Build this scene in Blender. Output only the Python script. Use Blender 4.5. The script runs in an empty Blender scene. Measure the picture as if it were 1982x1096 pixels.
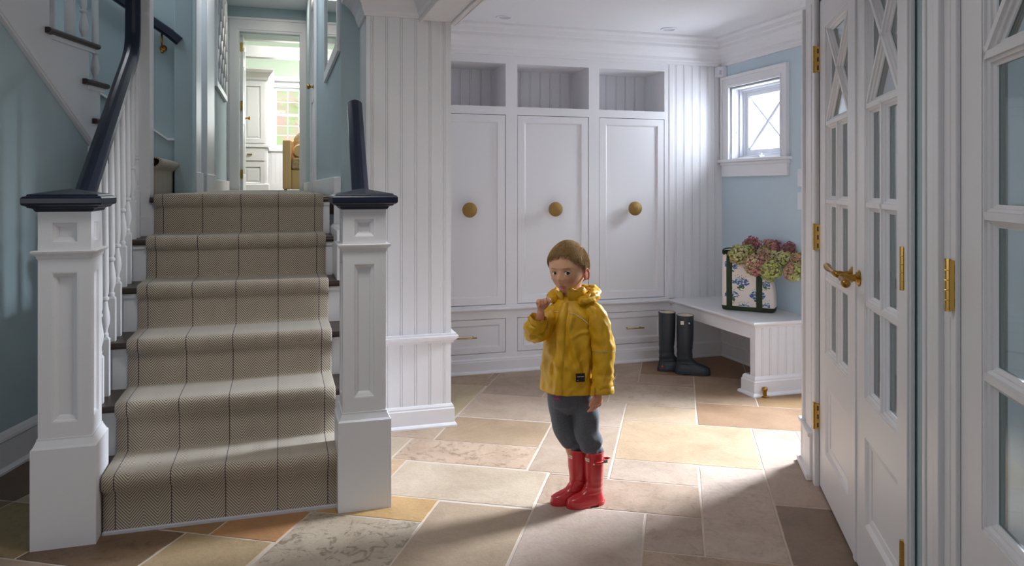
import bpy, bmesh, math, random
from mathutils import Vector, Matrix, noise
C = bpy.context.scene.collection
random.seed(7)
PI = math.pi

# ------------------------------------------------------------------ helpers
def lin(c):
    return tuple(((v/255)/12.92 if v/255 <= .04045 else ((v/255+.055)/1.055)**2.4) for v in c)

class MB:
    """collects shapes into one mesh"""
    def __init__(s, f=None):
        s.v = []; s.fc = []; s.mi = []; s.uv = {}; s.f = f; s.m = 0
    def P(s, *p):
        p = Vector(p)
        s.v.append(s.f(p) if s.f else p); return len(s.v)-1
    def F(s, *i):
        s.fc.append(tuple(i)); s.mi.append(s.m)
    def quad(s, a, b, c, d):
        s.F(*[s.P(*q) for q in (a, b, c, d)])
    def box(s, x0, x1, y0, y1, z0, z1):
        i = [s.P(x, y, z) for z in (z0, z1) for y in (y0, y1) for x in (x0, x1)]
        for q in ((0,2,3,1),(4,5,7,6),(0,1,5,4),(2,6,7,3),(0,4,6,2),(1,3,7,5)):
            s.F(*[i[k] for k in q])
    def frustum(s, x0,x1,y0,y1,z0, X0,X1,Y0,Y1,z1):
        i = [s.P(*p) for p in ((x0,y0,z0),(x1,y0,z0),(x1,y1,z0),(x0,y1,z0),(X0,Y0,z1),(X1,Y0,z1),(X1,Y1,z1),(X0,Y1,z1))]
        for q in ((3,2,1,0),(4,5,6,7),(0,1,5,4),(1,2,6,5),(2,3,7,6),(3,0,4,7)):
            s.F(*[i[k] for k in q])
    def rings(s, rs, closed=False, cap=True, capb=None):
        """rs: list of rings (lists of points, equal counts)"""
        idx = [[s.P(*p) for p in r] for r in rs]; n = len(idx[0])
        m = len(idx)
        for a in range(m if closed else m-1):
            A = idx[a]; B = idx[(a+1) % m]
            for k in range(n):
                s.F(A[k], A[(k+1) % n], B[(k+1) % n], B[k])
        if not closed:
            if cap: s.F(*reversed(idx[0]))
            if (cap if capb is None else capb): s.F(*idx[-1])
        return idx
    def prism(s, poly, axis, a, b):
        """poly 2D list extruded along axis ('x','y','z') from a to b"""
        def mk(p, t):
            return {'x': (t, p[0], p[1]), 'y': (p[0], t, p[1]), 'z': (p[0], p[1], t)}[axis]
        A = [s.P(*mk(p, a)) for p in poly]; B = [s.P(*mk(p, b)) for p in poly]; n = len(poly)
        for k in range(n): s.F(A[k], A[(k+1) % n], B[(k+1) % n], B[k])
        s.F(*reversed(A)); s.F(*B)
    def lathe(s, c, prof, n=24, axis=(0,0,1)):
        ax = Vector(axis).normalized(); q = Vector((0,0,1)).rotation_difference(ax); c = Vector(c)
        rs = []
        for r, h in prof:
            rs.append([tuple(c + q @ Vector((max(r,1e-5)*math.cos(2*PI*k/n), max(r,1e-5)*math.sin(2*PI*k/n), h))) for k in range(n)])
        s.rings(rs)
    def tube(s, pts, rad, n=12, flat=1.0, up=(0,0,1), cap=True, disp=None):
        """tube along points, rad number or list; flat scales second axis"""
        pts = [Vector(p) for p in pts]; m = len(pts)
        if not isinstance(rad, (list, tuple)): rad = [rad]*m
        rs = []; U = None
        for i in range(m):
            t = (pts[min(i+1, m-1)] - pts[max(i-1, 0)]).normalized()
            if U is None:
                u = Vector(up)
                if abs(t.dot(u)) > .95: u = Vector((1,0,0))
                U = (u - t*u.dot(t)).normalized()
            else:
                U = (U - t*U.dot(t)).normalized()
            V = t.cross(U)
            ring = []
            for k in range(n):
                a = 2*PI*k/n
                d = disp(i/(m-1), a, pts[i]) if disp else 0
                ring.append(tuple(pts[i] + U*((rad[i]+d)*math.cos(a)) + V*((rad[i]+d)*flat*math.sin(a))))
            rs.append(ring)
        s.rings(rs, cap=cap)
    def ball(s, c, r, n=14, m=10, sx=1, sy=1, sz=1):
        rs = []
        for j in range(m+1):
            p = -PI/2 + PI*j/m
            rr = max(math.cos(p), 1e-4)*r
            rs.append([(c[0]+sx*rr*math.cos(2*PI*k/n), c[1]+sy*rr*math.sin(2*PI*k/n), c[2]+sz*r*math.sin(p)) for k in range(n)])
        s.rings(rs)
    def sweep(s, path, prof, side=-1, cap=True):
        """prof (out, z) swept on horizontal path; side -1 -> out is to the right of travel"""
        n = len(path); N = []
        for i in range(n-1):
            dx = path[i+1][0]-path[i][0]; dy = path[i+1][1]-path[i][1]; l = math.hypot(dx, dy)
            N.append(Vector((-dy/l, dx/l))*side)
        rs = []
        for i in range(n):
            if i == 0: o = N[0]
            elif i == n-1: o = N[-1]
            else: o = (N[i-1]+N[i])/(1+N[i-1].dot(N[i]))
            rs.append([(path[i][0]+o.x*a, path[i][1]+o.y*a, z) for a, z in prof])
        s.rings(rs, cap=cap)
    def plate(s, x0, x1, z0, z1, holes, yf, yb):
        """solid plate in local xz with rectangular through-holes"""
        xs = sorted(set([x0, x1]+[v for h in holes for v in h[:2]])); zs = sorted(set([z0, z1]+[v for h in holes for v in h[2:]]))
        xs = [v for v in xs if x0 <= v <= x1]; zs = [v for v in zs if z0 <= v <= z1]
        def sol(i, j):
            if i < 0 or j < 0 or i >= len(xs)-1 or j >= len(zs)-1: return False
            cx = (xs[i]+xs[i+1])/2; cz = (zs[j]+zs[j+1])/2
            return not any(h[0] < cx < h[1] and h[2] < cz < h[3] for h in holes)
        for i in range(len(xs)-1):
            for j in range(len(zs)-1):
                if not sol(i, j): continue
                a, b, c, d = xs[i], xs[i+1], zs[j], zs[j+1]
                s.quad((a,yf,c),(b,yf,c),(b,yf,d),(a,yf,d)); s.quad((a,yb,d),(b,yb,d),(b,yb,c),(a,yb,c))
                if not sol(i-1, j): s.quad((a,yf,c),(a,yf,d),(a,yb,d),(a,yb,c))
                if not sol(i+1, j): s.quad((b,yf,d),(b,yf,c),(b,yb,c),(b,yb,d))
                if not sol(i, j-1): s.quad((b,yf,c),(a,yf,c),(a,yb,c),(b,yb,c))
                if not sol(i, j+1): s.quad((a,yf,d),(b,yf,d),(b,yb,d),(a,yb,d))
    def recess(s, x0, x1, z0, z1, yf, steps):
        """stepped recess: steps (inset, depth) from the opening edge, last is filled"""
        pr = (0, 0)
        for st in steps:
            a = (x0+pr[0], x1-pr[0], z0+pr[0], z1-pr[0], yf-pr[1]); b = (x0+st[0], x1-st[0], z0+st[0], z1-st[0], yf-st[1])
            def cs(q): return [(q[0],q[4],q[2]),(q[1],q[4],q[2]),(q[1],q[4],q[3]),(q[0],q[4],q[3])]
            A = cs(a); B = cs(b)
            for k in range(4): s.quad(A[k], A[(k+1) % 4], B[(k+1) % 4], B[k])
            pr = st
        s.quad(*cs(b))
    def build(s, name, mat, parent=None, smooth=False, angle=None, weld=True, bevel=0):
        me = bpy.data.meshes.new(name)
        bm = bmesh.new()
        vs = [bm.verts.new(p) for p in s.v]
        for f, mi in zip(s.fc, s.mi):
            if len(set(f)) < 3: continue
            try:
                fa = bm.faces.new([vs[k] for k in f]); fa.material_index = mi; fa.smooth = smooth
            except ValueError: pass
        if weld: bmesh.ops.remove_doubles(bm, verts=bm.verts, dist=1e-5)
        bmesh.ops.recalc_face_normals(bm, faces=bm.faces)
        bm.to_mesh(me); bm.free()
        if smooth and angle: me.set_sharp_from_angle(angle=math.radians(angle))
        for m in (mat if isinstance(mat, (list, tuple)) else [mat]): me.materials.append(m)
        o = bpy.data.objects.new(name, me); C.objects.link(o)
        if parent:
            o.parent = parent; o.matrix_parent_inverse = parent.matrix_basis.inverted()
        if bevel:
            b = o.modifiers.new('bevel', 'BEVEL'); b.width = bevel; b.segments = 2; b.limit_method = 'ANGLE'; b.angle_limit = math.radians(40)
        return o

def thing(name, label, cat, loc=(0,0,0), rz=0, group=None):
    o = bpy.data.objects.new(name, None); C.objects.link(o)
    o.location = loc; o.rotation_euler = (0, 0, rz); o.empty_display_size = .1
    o['label'] = label; o['category'] = cat
    if group: o['group'] = group
    return o
def tag(o, label, cat, group=None):
    o['label'] = label; o['category'] = cat
    if group: o['group'] = group
    return o
def struct(o, label=None, cat=None):
    o['kind'] = 'structure'
    if label: o['label'] = label
    if cat: o['category'] = cat
    return o
def sempty(name, loc=(0,0,0)):
    o = bpy.data.objects.new(name, None); C.objects.link(o); o.location = loc; o['kind'] = 'structure'; o.empty_display_size = .1
    return o
def cr(pts, n=8):
    """catmull-rom through points (tuples of any length)"""
    out = []; P = [pts[0]]+list(pts)+[pts[-1]]
    for i in range(1, len(P)-2):
        for k in range(n):
            t = k/n
            out.append(tuple(.5*((2*b)+(-a+c)*t+(2*a-5*b+4*c-d)*t*t+(-a+3*b-3*c+d)*t**3) for a, b, c, d in zip(P[i-1], P[i], P[i+1], P[i+2])))
    out.append(tuple(pts[-1])); return out

# ------------------------------------------------------------------ materials
def mat(name, col, rough=.5, metal=0, bump=None, spec=.5, coat=0, mottle=None, sheen=0, sss=0):
    m = bpy.data.materials.new(name); m.use_nodes = True; nt = m.node_tree; b = nt.nodes['Principled BSDF']
    c = (*lin(col), 1) if max(col) > 1 else (*col, 1)
    b.inputs['Base Color'].default_value = c; b.inputs['Roughness'].default_value = rough; b.inputs['Metallic'].default_value = metal
    b.inputs['Specular IOR Level'].default_value = spec; b.inputs['Coat Weight'].default_value = coat
    b.inputs['Sheen Weight'].default_value = sheen
    if sss:
        b.inputs['Subsurface Weight'].default_value = sss; b.inputs['Subsurface Radius'].default_value = (.01, .004, .002); b.inputs['Subsurface Scale'].default_value = .6
    tc = nt.nodes.new('ShaderNodeTexCoord')
    if mottle:
        sc, amt, c2 = mottle
        nz = nt.nodes.new('ShaderNodeTexNoise'); nz.inputs['Scale'].default_value = sc; nz.inputs['Detail'].default_value = 4
        nt.links.new(tc.outputs['Object'], nz.inputs['Vector'])
        rp = nt.nodes.new('ShaderNodeMapRange'); rp.inputs[1].default_value = .35; rp.inputs[2].default_value = .65; rp.inputs[4].default_value = amt
        nt.links.new(nz.outputs['Fac'], rp.inputs[0])
        mx = nt.nodes.new('ShaderNodeMix'); mx.data_type = 'RGBA'; mx.inputs[6].default_value = c; mx.inputs[7].default_value = (*lin(c2), 1)
        nt.links.new(rp.outputs[0], mx.inputs[0]); nt.links.new(mx.outputs[2], b.inputs['Base Color'])
    if bump:
        sc, st, dist = bump
        nz = nt.nodes.new('ShaderNodeTexNoise'); nz.inputs['Scale'].default_value = sc; nz.inputs['Detail'].default_value = 3
        nt.links.new(tc.outputs['Object'], nz.inputs['Vector'])
        bp = nt.nodes.new('ShaderNodeBump'); bp.inputs['Strength'].default_value = st; bp.inputs['Distance'].default_value = dist
        nt.links.new(nz.outputs['Fac'], bp.inputs['Height']); nt.links.new(bp.outputs[0], b.inputs['Normal'])
    return m
M = {}
M['white'] = mat('white_paint', (226,225,228), .42)
M['foyer_white'] = M['white']
M['ceil'] = mat('ceiling_paint', (226,226,230), .8)
M['blue'] = mat('blue_wall_paint', (191,207,217), .7, mottle=(3,.25,(187,203,213)))
M['foyblue'] = mat('grey_blue_wallcloth', (172,190,195), .8, mottle=(6,.5,(165,183,189)))
M['green'] = mat('green_wall_paint', (200,213,198), .8)
M['navy'] = mat('navy_lacquer', (8,23,46), .36)
M['wood'] = mat('dark_stained_wood', (62,44,36), .38, mottle=(20,.6,(44,31,26)))
M['grout'] = mat('grout', (184,170,156), .9)
M['brass'] = mat('aged_brass', (176,134,62), .32, 1, mottle=(60,.5,(140,100,45)))
M['brightbrass'] = mat('polished_brass', (205,165,90), .25, 1)
M['rope'] = mat('gold_woven_knob', (152,120,62), .6, .3)
M['black'] = mat('black_gap', (20,20,22), .8)
M['plastic'] = mat('white_plastic', (222,224,230), .4)
M['yellow'] = mat('yellow_oilskin', (214,163,12), .5, mottle=(9,.5,(200,148,10)), bump=(38,.35,.006))
M['lining'] = mat('grey_striped_lining', (196,196,204), .8)
M['pants'] = mat('charcoal_sweatpants', (92,94,100), .95, mottle=(160,.7,(76,78,86)), sheen=.2)
M['skin'] = mat('skin', (205,150,130), .5, sss=.12)
M['red'] = mat('red_rubber', (192,40,46), .3, coat=.25)
M['rubber'] = mat('dark_slate_rubber', (38,44,50), .5, bump=(40,.1,.003))
M['cream'] = mat('cream_label', (226,214,190), .6)
M['jet'] = mat('jet_black', (16,15,18), .5)
M['canvas'] = mat('cream_canvas', (226,214,204), .85, bump=(500,.2,.001))
M['webbing'] = mat('dark_green_webbing', (42,52,34), .85)
M['printblue'] = mat('print_blue', (66,96,138), .85)
M['printlight'] = mat('print_light_blue', (150,168,184), .85)
M['printgreen'] = mat('print_green', (70,98,52), .85)
M['printbrown'] = mat('print_brown', (96,62,52), .85)
M['tan'] = mat('tan_upholstery', (196,164,120), .9)
M['tandark'] = mat('plaid_cushion', (150,122,92), .9, mottle=(40,.8,(190,165,130)))
M['stoneout'] = mat('garden_stone', (150,140,124), .9, mottle=(7,.9,(110,104,96)))
M['hedge'] = mat('hedge_leaf', (84,104,74), .9, mottle=(9,1,(44,62,40)))
M['siding'] = mat('white_siding', (214,220,226), .7)
M['autumn'] = mat('autumn_leaf', (240,196,180), .9, mottle=(3,1,(196,224,160)))
M['mirror'] = mat('mirror_glass', (225,228,230), .03, 1)
M['metal'] = mat('silver_metal', (190,190,188), .3, 1)

def glassmat():
    m = bpy.data.materials.new('window_glass'); m.use_nodes = True; nt = m.node_tree; nt.nodes.clear()
    o = nt.nodes.new('ShaderNodeOutputMaterial'); mx = nt.nodes.new('ShaderNodeMixShader'); t = nt.nodes.new('ShaderNodeBsdfTransparent'); g = nt.nodes.new('ShaderNodeBsdfGlossy')
    t.inputs[0].default_value = (.93,.96,.96,1); g.inputs['Roughness'].default_value = .03
    lw = nt.nodes.new('ShaderNodeLayerWeight'); lw.inputs[0].default_value = .5
    pw = nt.nodes.new('ShaderNodeMath'); pw.operation = 'POWER'; pw.inputs[1].default_value = 5; nt.links.new(lw.outputs['Facing'], pw.inputs[0])
    ma = nt.nodes.new('ShaderNodeMath'); ma.operation = 'MULTIPLY_ADD'; ma.inputs[1].default_value = .9; ma.inputs[2].default_value = .035; nt.links.new(pw.outputs[0], ma.inputs[0])
    nt.links.new(ma.outputs[0], mx.inputs[0]); nt.links.new(t.outputs[0], mx.inputs[1]); nt.links.new(g.outputs[0], mx.inputs[2]); nt.links.new(mx.outputs[0], o.inputs[0])
    return m
M['glass'] = glassmat()
M['outer_shade'] = mat('outer_bar_shade_grey_green', (92,102,98), .5)  # shade on the bars behind the glass, put into their colour

def tilemat():
    m = bpy.data.materials.new('limestone_tile'); m.use_nodes = True; nt = m.node_tree; b = nt.nodes['Principled BSDF']
    at = nt.nodes.new('ShaderNodeAttribute'); at.attribute_name = 'tile'
    tc = nt.nodes.new('ShaderNodeTexCoord')
    def N(scale, det, rough, lo, hi, dist=0):
        n = nt.nodes.new('ShaderNodeTexNoise'); n.inputs['Scale'].default_value = scale; n.inputs['Detail'].default_value = det; n.inputs['Roughness'].default_value = rough; n.inputs['Distortion'].default_value = dist
        nt.links.new(tc.outputs['Object'], n.inputs['Vector'])
        r = nt.nodes.new('ShaderNodeMapRange'); r.inputs[1].default_value = lo; r.inputs[2].default_value = hi
        nt.links.new(n.outputs['Fac'], r.inputs[0]); return r.outputs[0]
    a = N(4, 6, .65, .3, .75, .6); f = N(60, 5, .7, .35, .7); blot = N(14, 6, .75, .52, .6, 1.2)
    def mixm(fac, A, Bc, mode='MULTIPLY'):
        x = nt.nodes.new('ShaderNodeMix'); x.data_type = 'RGBA'; x.blend_type = mode
        if isinstance(fac, float): x.inputs[0].default_value = fac
        else: nt.links.new(fac, x.inputs[0])
        nt.links.new(A, x.inputs[6])
        if isinstance(Bc, tuple): x.inputs[7].default_value = (*Bc, 1)
        else: nt.links.new(Bc, x.inputs[7])
        return x.outputs[2]
    c = mixm(a, at.outputs['Color'], (.70,.65,.60))
    c = mixm(f, c, (.90,.88,.86))
    mm = nt.nodes.new('ShaderNodeMath'); mm.operation = 'MULTIPLY'; nt.links.new(blot, mm.inputs[0]); nt.links.new(at.outputs['Alpha'], mm.inputs[1])
    c = mixm(mm.outputs[0], c, (.52,.50,.46))
    nt.links.new(c, b.inputs['Base Color']); b.inputs['Roughness'].default_value = .5
    bp = nt.nodes.new('ShaderNodeBump'); bp.inputs['Strength'].default_value = .25; bp.inputs['Distance'].default_value = .004
    nt.links.new(f, bp.inputs['Height']); nt.links.new(bp.outputs[0], b.inputs['Normal'])
    return m
M['tile'] = tilemat()

def herring():
    m = bpy.data.materials.new('herringbone_runner'); m.use_nodes = True; nt = m.node_tree; b = nt.nodes['Principled BSDF']
    uv = nt.nodes.new('ShaderNodeUVMap'); sp = nt.nodes.new('ShaderNodeSeparateXYZ'); nt.links.new(uv.outputs[0], sp.inputs[0])
    def mt(op, a, b_=None, c_=None):
        n = nt.nodes.new('ShaderNodeMath'); n.operation = op
        for i, q in enumerate((a, b_, c_)):
            if q is None: continue
            if isinstance(q, (int, float)): n.inputs[i].default_value = q
            else: nt.links.new(q, n.inputs[i])
        return n.outputs[0]
    u = sp.outputs[0]; v = sp.outputs[1]
    us = mt('SUBTRACT', u, .0425)
    tri = mt('MULTIPLY', mt('PINGPONG', us, .04675), 1.2)
    ph = mt('DIVIDE', mt('ADD', v, tri), .0118)
    sn = mt('SINE', mt('MULTIPLY', ph, 2*PI))
    fac = mt('MULTIPLY_ADD', sn, 1.1, .5)
    fac = mt('MINIMUM', mt('MAXIMUM', fac, 0), 1)
    st = mt('LESS_THAN', mt('PINGPONG', us, .0935), .0017)
    mx = nt.nodes.new('ShaderNodeMix'); mx.data_type = 'RGBA'; mx.inputs[6].default_value = (*lin((116,103,91)),1); mx.inputs[7].default_value = (*lin((204,193,173)),1)
    nt.links.new(fac, mx.inputs[0])
    m2 = nt.nodes.new('ShaderNodeMix'); m2.data_type = 'RGBA'; m2.inputs[7].default_value = (*lin((76,64,68)),1)
    nt.links.new(st, m2.inputs[0]); nt.links.new(mx.outputs[2], m2.inputs[6]); nt.links.new(m2.outputs[2], b.inputs['Base Color'])
    b.inputs['Roughness'].default_value = .95; b.inputs['Sheen Weight'].default_value = .2
    bp = nt.nodes.new('ShaderNodeBump'); bp.inputs['Strength'].default_value = .4; bp.inputs['Distance'].default_value = .003
    nt.links.new(fac, bp.inputs['Height']); nt.links.new(bp.outputs[0], b.inputs['Normal'])
    return m
M['runner'] = herring()

# beadboard profile: list of (u, depth) along width
def bead(w, pitch=.065, start=None, g=.004, d=.004, gap=.006):
    pr = [(0, 0)]; u = pitch*.5 if start is None else start
    while u < w-.01:
        for c in (u-gap/2-g/2, u+gap/2+g/2):
            pr += [(c-g/2, 0), (c, d), (c+g/2, 0)]
        u += pitch
    pr.append((w, 0)); return pr
def beadboard(mb, w, z0, z1, pitch=.065, th=.012, start=None):
    """local x 0..w, front at y=0 (outward +y), back at y=-th"""
    pr = bead(w, pitch, start)
    poly = [(u, -dd) for u, dd in pr]+[(w, -th), (0, -th)]
    mb.prism(poly, 'z', z0, z1)

DX, DY = .4932, .8699
def door_f(p):      # local x = along the glazed wall, y = out of it into the room, z up
    return Vector((p.x*DX + .577*DY - p.y*DY, p.x*DY - .577*DX + p.y*DX, p.z))
def face_mY(x0, y0):       # local x -> +X, out -> -Y
    return lambda p: Vector((x0+p.x, y0-p.y, p.z))
def face_mX(x0, y0):       # local x -> -Y (from y0), out -> -X
    return lambda p: Vector((x0-p.y, y0-p.x, p.z))
# ------------------------------------------------------------------ floor tiles (a along the glazed wall, b to the right of it)
TILES = [  # a0,a1,b0,b1,colour,blotch
 (2.88,3.26,-1.21,-.55,(214,200,182),.15),(3.27,3.56,-1.29,-.65,(212,190,170),.8),(3.56,3.95,-1.18,-.65,(192,170,144),.1),(3.96,4.42,-1.18,-.65,(208,190,174),.1),
 (3.94,4.40,-.65,-.29,(204,188,174),.1),(4.42,4.89,-1.17,-.79,(190,172,156),.3),(4.40,5.1,-.79,-.40,(198,178,158),.2),(4.89,5.6,-1.17,-.25,(196,178,160),.2),
 (3.95,4.6,-1.9,-1.18,(204,190,160),.1),(3.56,3.95,-1.9,-1.18,(206,186,166),.1),(2.67,2.88,-1.37,-.93,(214,180,128),.15),(2.10,2.67,-1.38,-.93,(206,196,180),1.0),
 (2.05,2.87,-.93,-.55,(192,174,152),.05),(2.88,3.27,-1.5,-1.21,(214,188,156),.1),(3.27,3.56,-1.7,-1.29,(210,196,176),.1),
 (1.95,2.93,-.55,-.12,(202,188,178),.15),(2.93,3.24,-.55,.09,(190,170,152),.4),(3.24,3.94,-.65,-.29,(196,178,162),.1),(3.24,3.49,-.29,.09,(204,188,174),.2),
 (3.49,4.08,-.29,.37,(210,187,158),.15),(2.63,3.48,.09,.37,(206,192,182),.3),(2.63,2.93,-.12,.09,(194,176,164),.4),(2.1,2.63,-.12,.45,(194,170,146),.5),
 (3.12,4.08,.37,.585,(202,186,176),.1),(2.1,3.12,.37,.9,(150,130,114),.2),(4.08,4.37,-.29,.10,(207,187,162),.1),(4.37,4.83,-.40,.10,(206,190,172),.4),(4.83,5.12,-.40,.10,(192,172,154),.1),
 (4.08,4.50,.10,.9,(172,142,114),.1),(4.50,5.12,.10,.45,(186,162,138),.1),(4.50,4.92,.45,.76,(168,138,98),.1),(4.92,5.6,.45,1.2,(160,130,104),.1),(5.12,5.9,-.25,.45,(164,134,106),.1),
 (3.73,4.08,.585,1.0,(206,190,180),.1),(4.08,4.9,.9,1.4,(190,170,150),.1),
 (2.41,2.67,-1.65,-1.38,(196,150,106),.15),(2.41,2.67,-1.93,-1.65,(166,134,92),.15),(2.11,2.41,-2.18,-1.74,(136,112,88),.5),(1.6,2.41,-1.74,-1.39,(194,172,138),.2),
 (2.11,2.50,-2.58,-2.18,(172,150,108),.4),(2.50,3.1,-2.9,-2.58,(120,102,88),.2),(2.56,3.1,-2.58,-2.3,(190,172,148),.2),(1.5,2.11,-2.5,-1.95,(196,176,158),.2),(2.11,2.5,-3.0,-2.58,(150,120,92),.2),
 (3.1,4.6,-3.2,-2.5,(124,106,90),.2),(2.5,3.1,-3.3,-2.9,(128,108,92),.2)]
def make_floor():
    tiles = list(TILES); r = random.Random(3)
    pal = [(206,190,172),(196,174,150),(210,188,158),(200,182,168),(188,164,138)]
    A = [-2.6]; 
    while A[-1] < 6.6: A.append(A[-1]+r.choice((.3,.38,.46)))
    cells = []
    for i in range(len(A)-1):
        b = -4.8+r.random()*.4
        while b < 2.6:
            w = r.choice((.36,.45,.62)); cells.append((A[i], A[i+1], b, b+w, r.choice(pal), r.random()*.5)); b += w
    def subtract(rc, t):
        a0,a1,b0,b1 = rc[:4]; A0,A1,B0,B1 = t[:4]
        if a1 <= A0+1e-6 or a0 >= A1-1e-6 or b1 <= B0+1e-6 or b0 >= B1-1e-6: return [rc]
        o = []
        if a0 < A0: o.append((a0,A0,b0,b1)+rc[4:])
        if a1 > A1: o.append((A1,a1,b0,b1)+rc[4:])
        m0 = max(a0,A0); m1 = min(a1,A1)
        if b0 < B0: o.append((m0,m1,b0,B0)+rc[4:])
        if b1 > B1: o.append((m0,m1,B1,b1)+rc[4:])
        return o
    for t in TILES:
        cells = [x for c in cells for x in subtract(c, t)]
    done = []
    for t in tiles:
        ps = [t]
        for q in done: ps = [x for p_ in ps for x in subtract(p_, q)]
        done += ps
    tiles = done
    tiles += [c for c in cells if c[1]-c[0] > .03 and c[3]-c[2] > .03]
    bm = bmesh.new(); lay = bm.loops.layers.float_color.new('tile')
    g = .003
    def W(a, b, z): return (a*DX+b*DY, a*DY-b*DX, z)
    for a0,a1,b0,b1,col,bl in tiles:
        a0+=g; a1-=g; b0+=g; b1-=g; e = .003
        # slightly wavy tile outline
        def side(p, q, n):
            o = []
            for k in range(n):
                t = k/n; o.append((p[0]+(q[0]-p[0])*t, p[1]+(q[1]-p[1])*t))
            return o
        n = 10
        out = side((a0,b0),(a1,b0),n)+side((a1,b0),(a1,b1),n)+side((a1,b1),(a0,b1),n)+side((a0,b1),(a0,b0),n)
        ca, cb = (a0+a1)/2, (b0+b1)/2
        def wob(p):
            k = noise.noise(Vector((p[0]*25, p[1]*25, 3)))*.002
            return (p[0]+k*(1 if p[0]<ca else -1), p[1]+k*(1 if p[1]<cb else -1))
        out = [wob(p) for p in out]
        inn = [(ca+(p[0]-ca)*(1-e/max(.05,(a1-a0)/2)), cb+(p[1]-cb)*(1-e/max(.05,(b1-b0)/2))) for p in out]
        vo = [bm.verts.new(W(p[0],p[1],-.0022)) for p in out]; vi = [bm.verts.new(W(p[0],p[1],0)) for p in inn]
        fs = [bm.faces.new(vi)]
        for k in range(len(vo)):
            fs.append(bm.faces.new((vo[k], vo[(k+1)%len(vo)], vi[(k+1)%len(vo)], vi[k])))
        for f in fs:
            f.material_index = 0
            for l in f.loops: l[lay] = (*[v_*q_ for v_, q_ in zip(lin(col), (.78,.735,.69))], bl)
    v = [bm.verts.new(p) for p in ((-5,-3,-.0016),(4.2,-3,-.0016),(4.2,5.6,-.0016),(-5,5.6,-.0016))]
    f = bm.faces.new(v); f.material_index = 1
    v2 = [bm.verts.new((x.co.x, x.co.y, -.1)) for x in v]
    bm.faces.new(list(reversed(v2))).material_index = 1
    for k in range(4): bm.faces.new((v[k], v2[k], v2[(k+1)%4], v[(k+1)%4])).material_index = 1
    bmesh.ops.recalc_face_normals(bm, faces=bm.faces)
    me = bpy.data.meshes.new('floor'); bm.to_mesh(me); bm.free()
    me.materials.append(M['tile']); me.materials.append(M['grout'])
    o = bpy.data.objects.new('floor', me); C.objects.link(o); struct(o)
make_floor()

# ------------------------------------------------------------------ shell
LS0 = Vector((-1.14, 3.91)); LD = Vector((.27, .963)); LN = Vector((.963, -.27))
def left_f(p):     # local x = s along the left wall, y = out into the room
    return Vector((LS0.x+LD.x*p.x+LN.x*p.y, LS0.y+LD.y*p.x+LN.y*p.y, p.z))

# mudroom: back wall behind the cabinets, right wall with openings
b = MB(); b.box(.4, 3.31, 5.36, 5.5, 0, 2.45); struct(b.build('wall_back', M['white']))
b = MB(face_mX(3.15, 4.9))
b.plate(-.46, 2.11, 0, 2.45, [(.115,.70,1.455,1.975), (1.12,1.95,.0,2.05)], 0, -.16)
struct(b.build('wall_right', M['blue']))
b = MB(); b.box(2.36, 3.31, 2.65, 2.79, 0, 2.45); struct(b.build('wall_mudroom_front', M['white']))
# glazed wall
b = MB(door_f)
b.plate(-1.7, 3.615, 0, 2.45, [(2.08,3.345,-1,2.03),(1.04,1.76,-1,2.03)], -.005, -.14)
struct(b.build('wall_glazed', M['foyblue']))
# column / stair side wall
b = MB(lambda p: p)
b.box(.42, .86, 3.893, 5.5, 0, 2.34); struct(b.build('wall_column', M['white']))
b = MB(); b.box(.32, .42, 4.22, 10.1, 0, 3.6); struct(b.build('wall_hall_right', M['foyblue']))
b = MB(); b.box(.42, .60, 3.9, 10.1, 2.34, 3.6); struct(b.build('wall_upper_right', M['foyblue']))
def zcut(mb): pass
# hall left wall (door openings are cased panels), end wall with doorway
b = MB(); b.box(-.75, -.632, 5.2, 10.1, 0, 3.6); struct(b.build('wall_hall_left', M['foyblue']))
b = MB(face_mY(0, 10.1)); b.plate(-.75, .60, 1.2, 3.6, [(-.492,.242,1.0,3.223)], 0, -.12); struct(b.build('wall_hall_end', M['foyblue']))
b = MB(); b.box(-3.2, -.75, 5.2, 5.35, 0, 3.6); struct(b.build('wall_stair_back', M['foyblue']))
# left wall below the upper flight
b = MB(left_f)
b.prism([(-5.6,0),(.64,0),(.64,1.50),(-.11,2.03),(-.42,2.245),(-.42,2.36),(-5.6,2.36)], 'y', -.12, 0)
struct(b.build('wall_left', M['foyblue']))
# behind the camera: wall with an unglazed opening added to let in fill light
b = MB(lambda p: Vector((-2.75+p.x, -1.5-p.y, p.z))); b.plate(-.4, 2.6, 0, 2.36, [(.4,1.5,.8,2.0)], 0, .12); struct(b.build('wall_front', M['foyer_white']))
# ceilings
b = MB()
b.box(-3.3, 3.31, -2.0, 4.1, 2.34, 2.46); b.box(.42, 3.31, 4.1, 5.5, 2.34, 2.46); struct(b.build('ceiling', M['ceil']))
b = MB(); b.box(-3.3, .62, 3.98, 10.2, 3.54, 3.66); struct(b.build('ceiling_stair_hall', M['ceil']))
b = MB(); b.box(-3.3, .60, 3.98, 4.1, 2.46, 3.54); struct(b.build('wall_stair_header', M['foyblue']))
b = MB(); b.box(-3.35, -3.2, 3.98, 5.35, 1.0, 3.6); struct(b.build('wall_stair_left', M['foyblue']))

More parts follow.
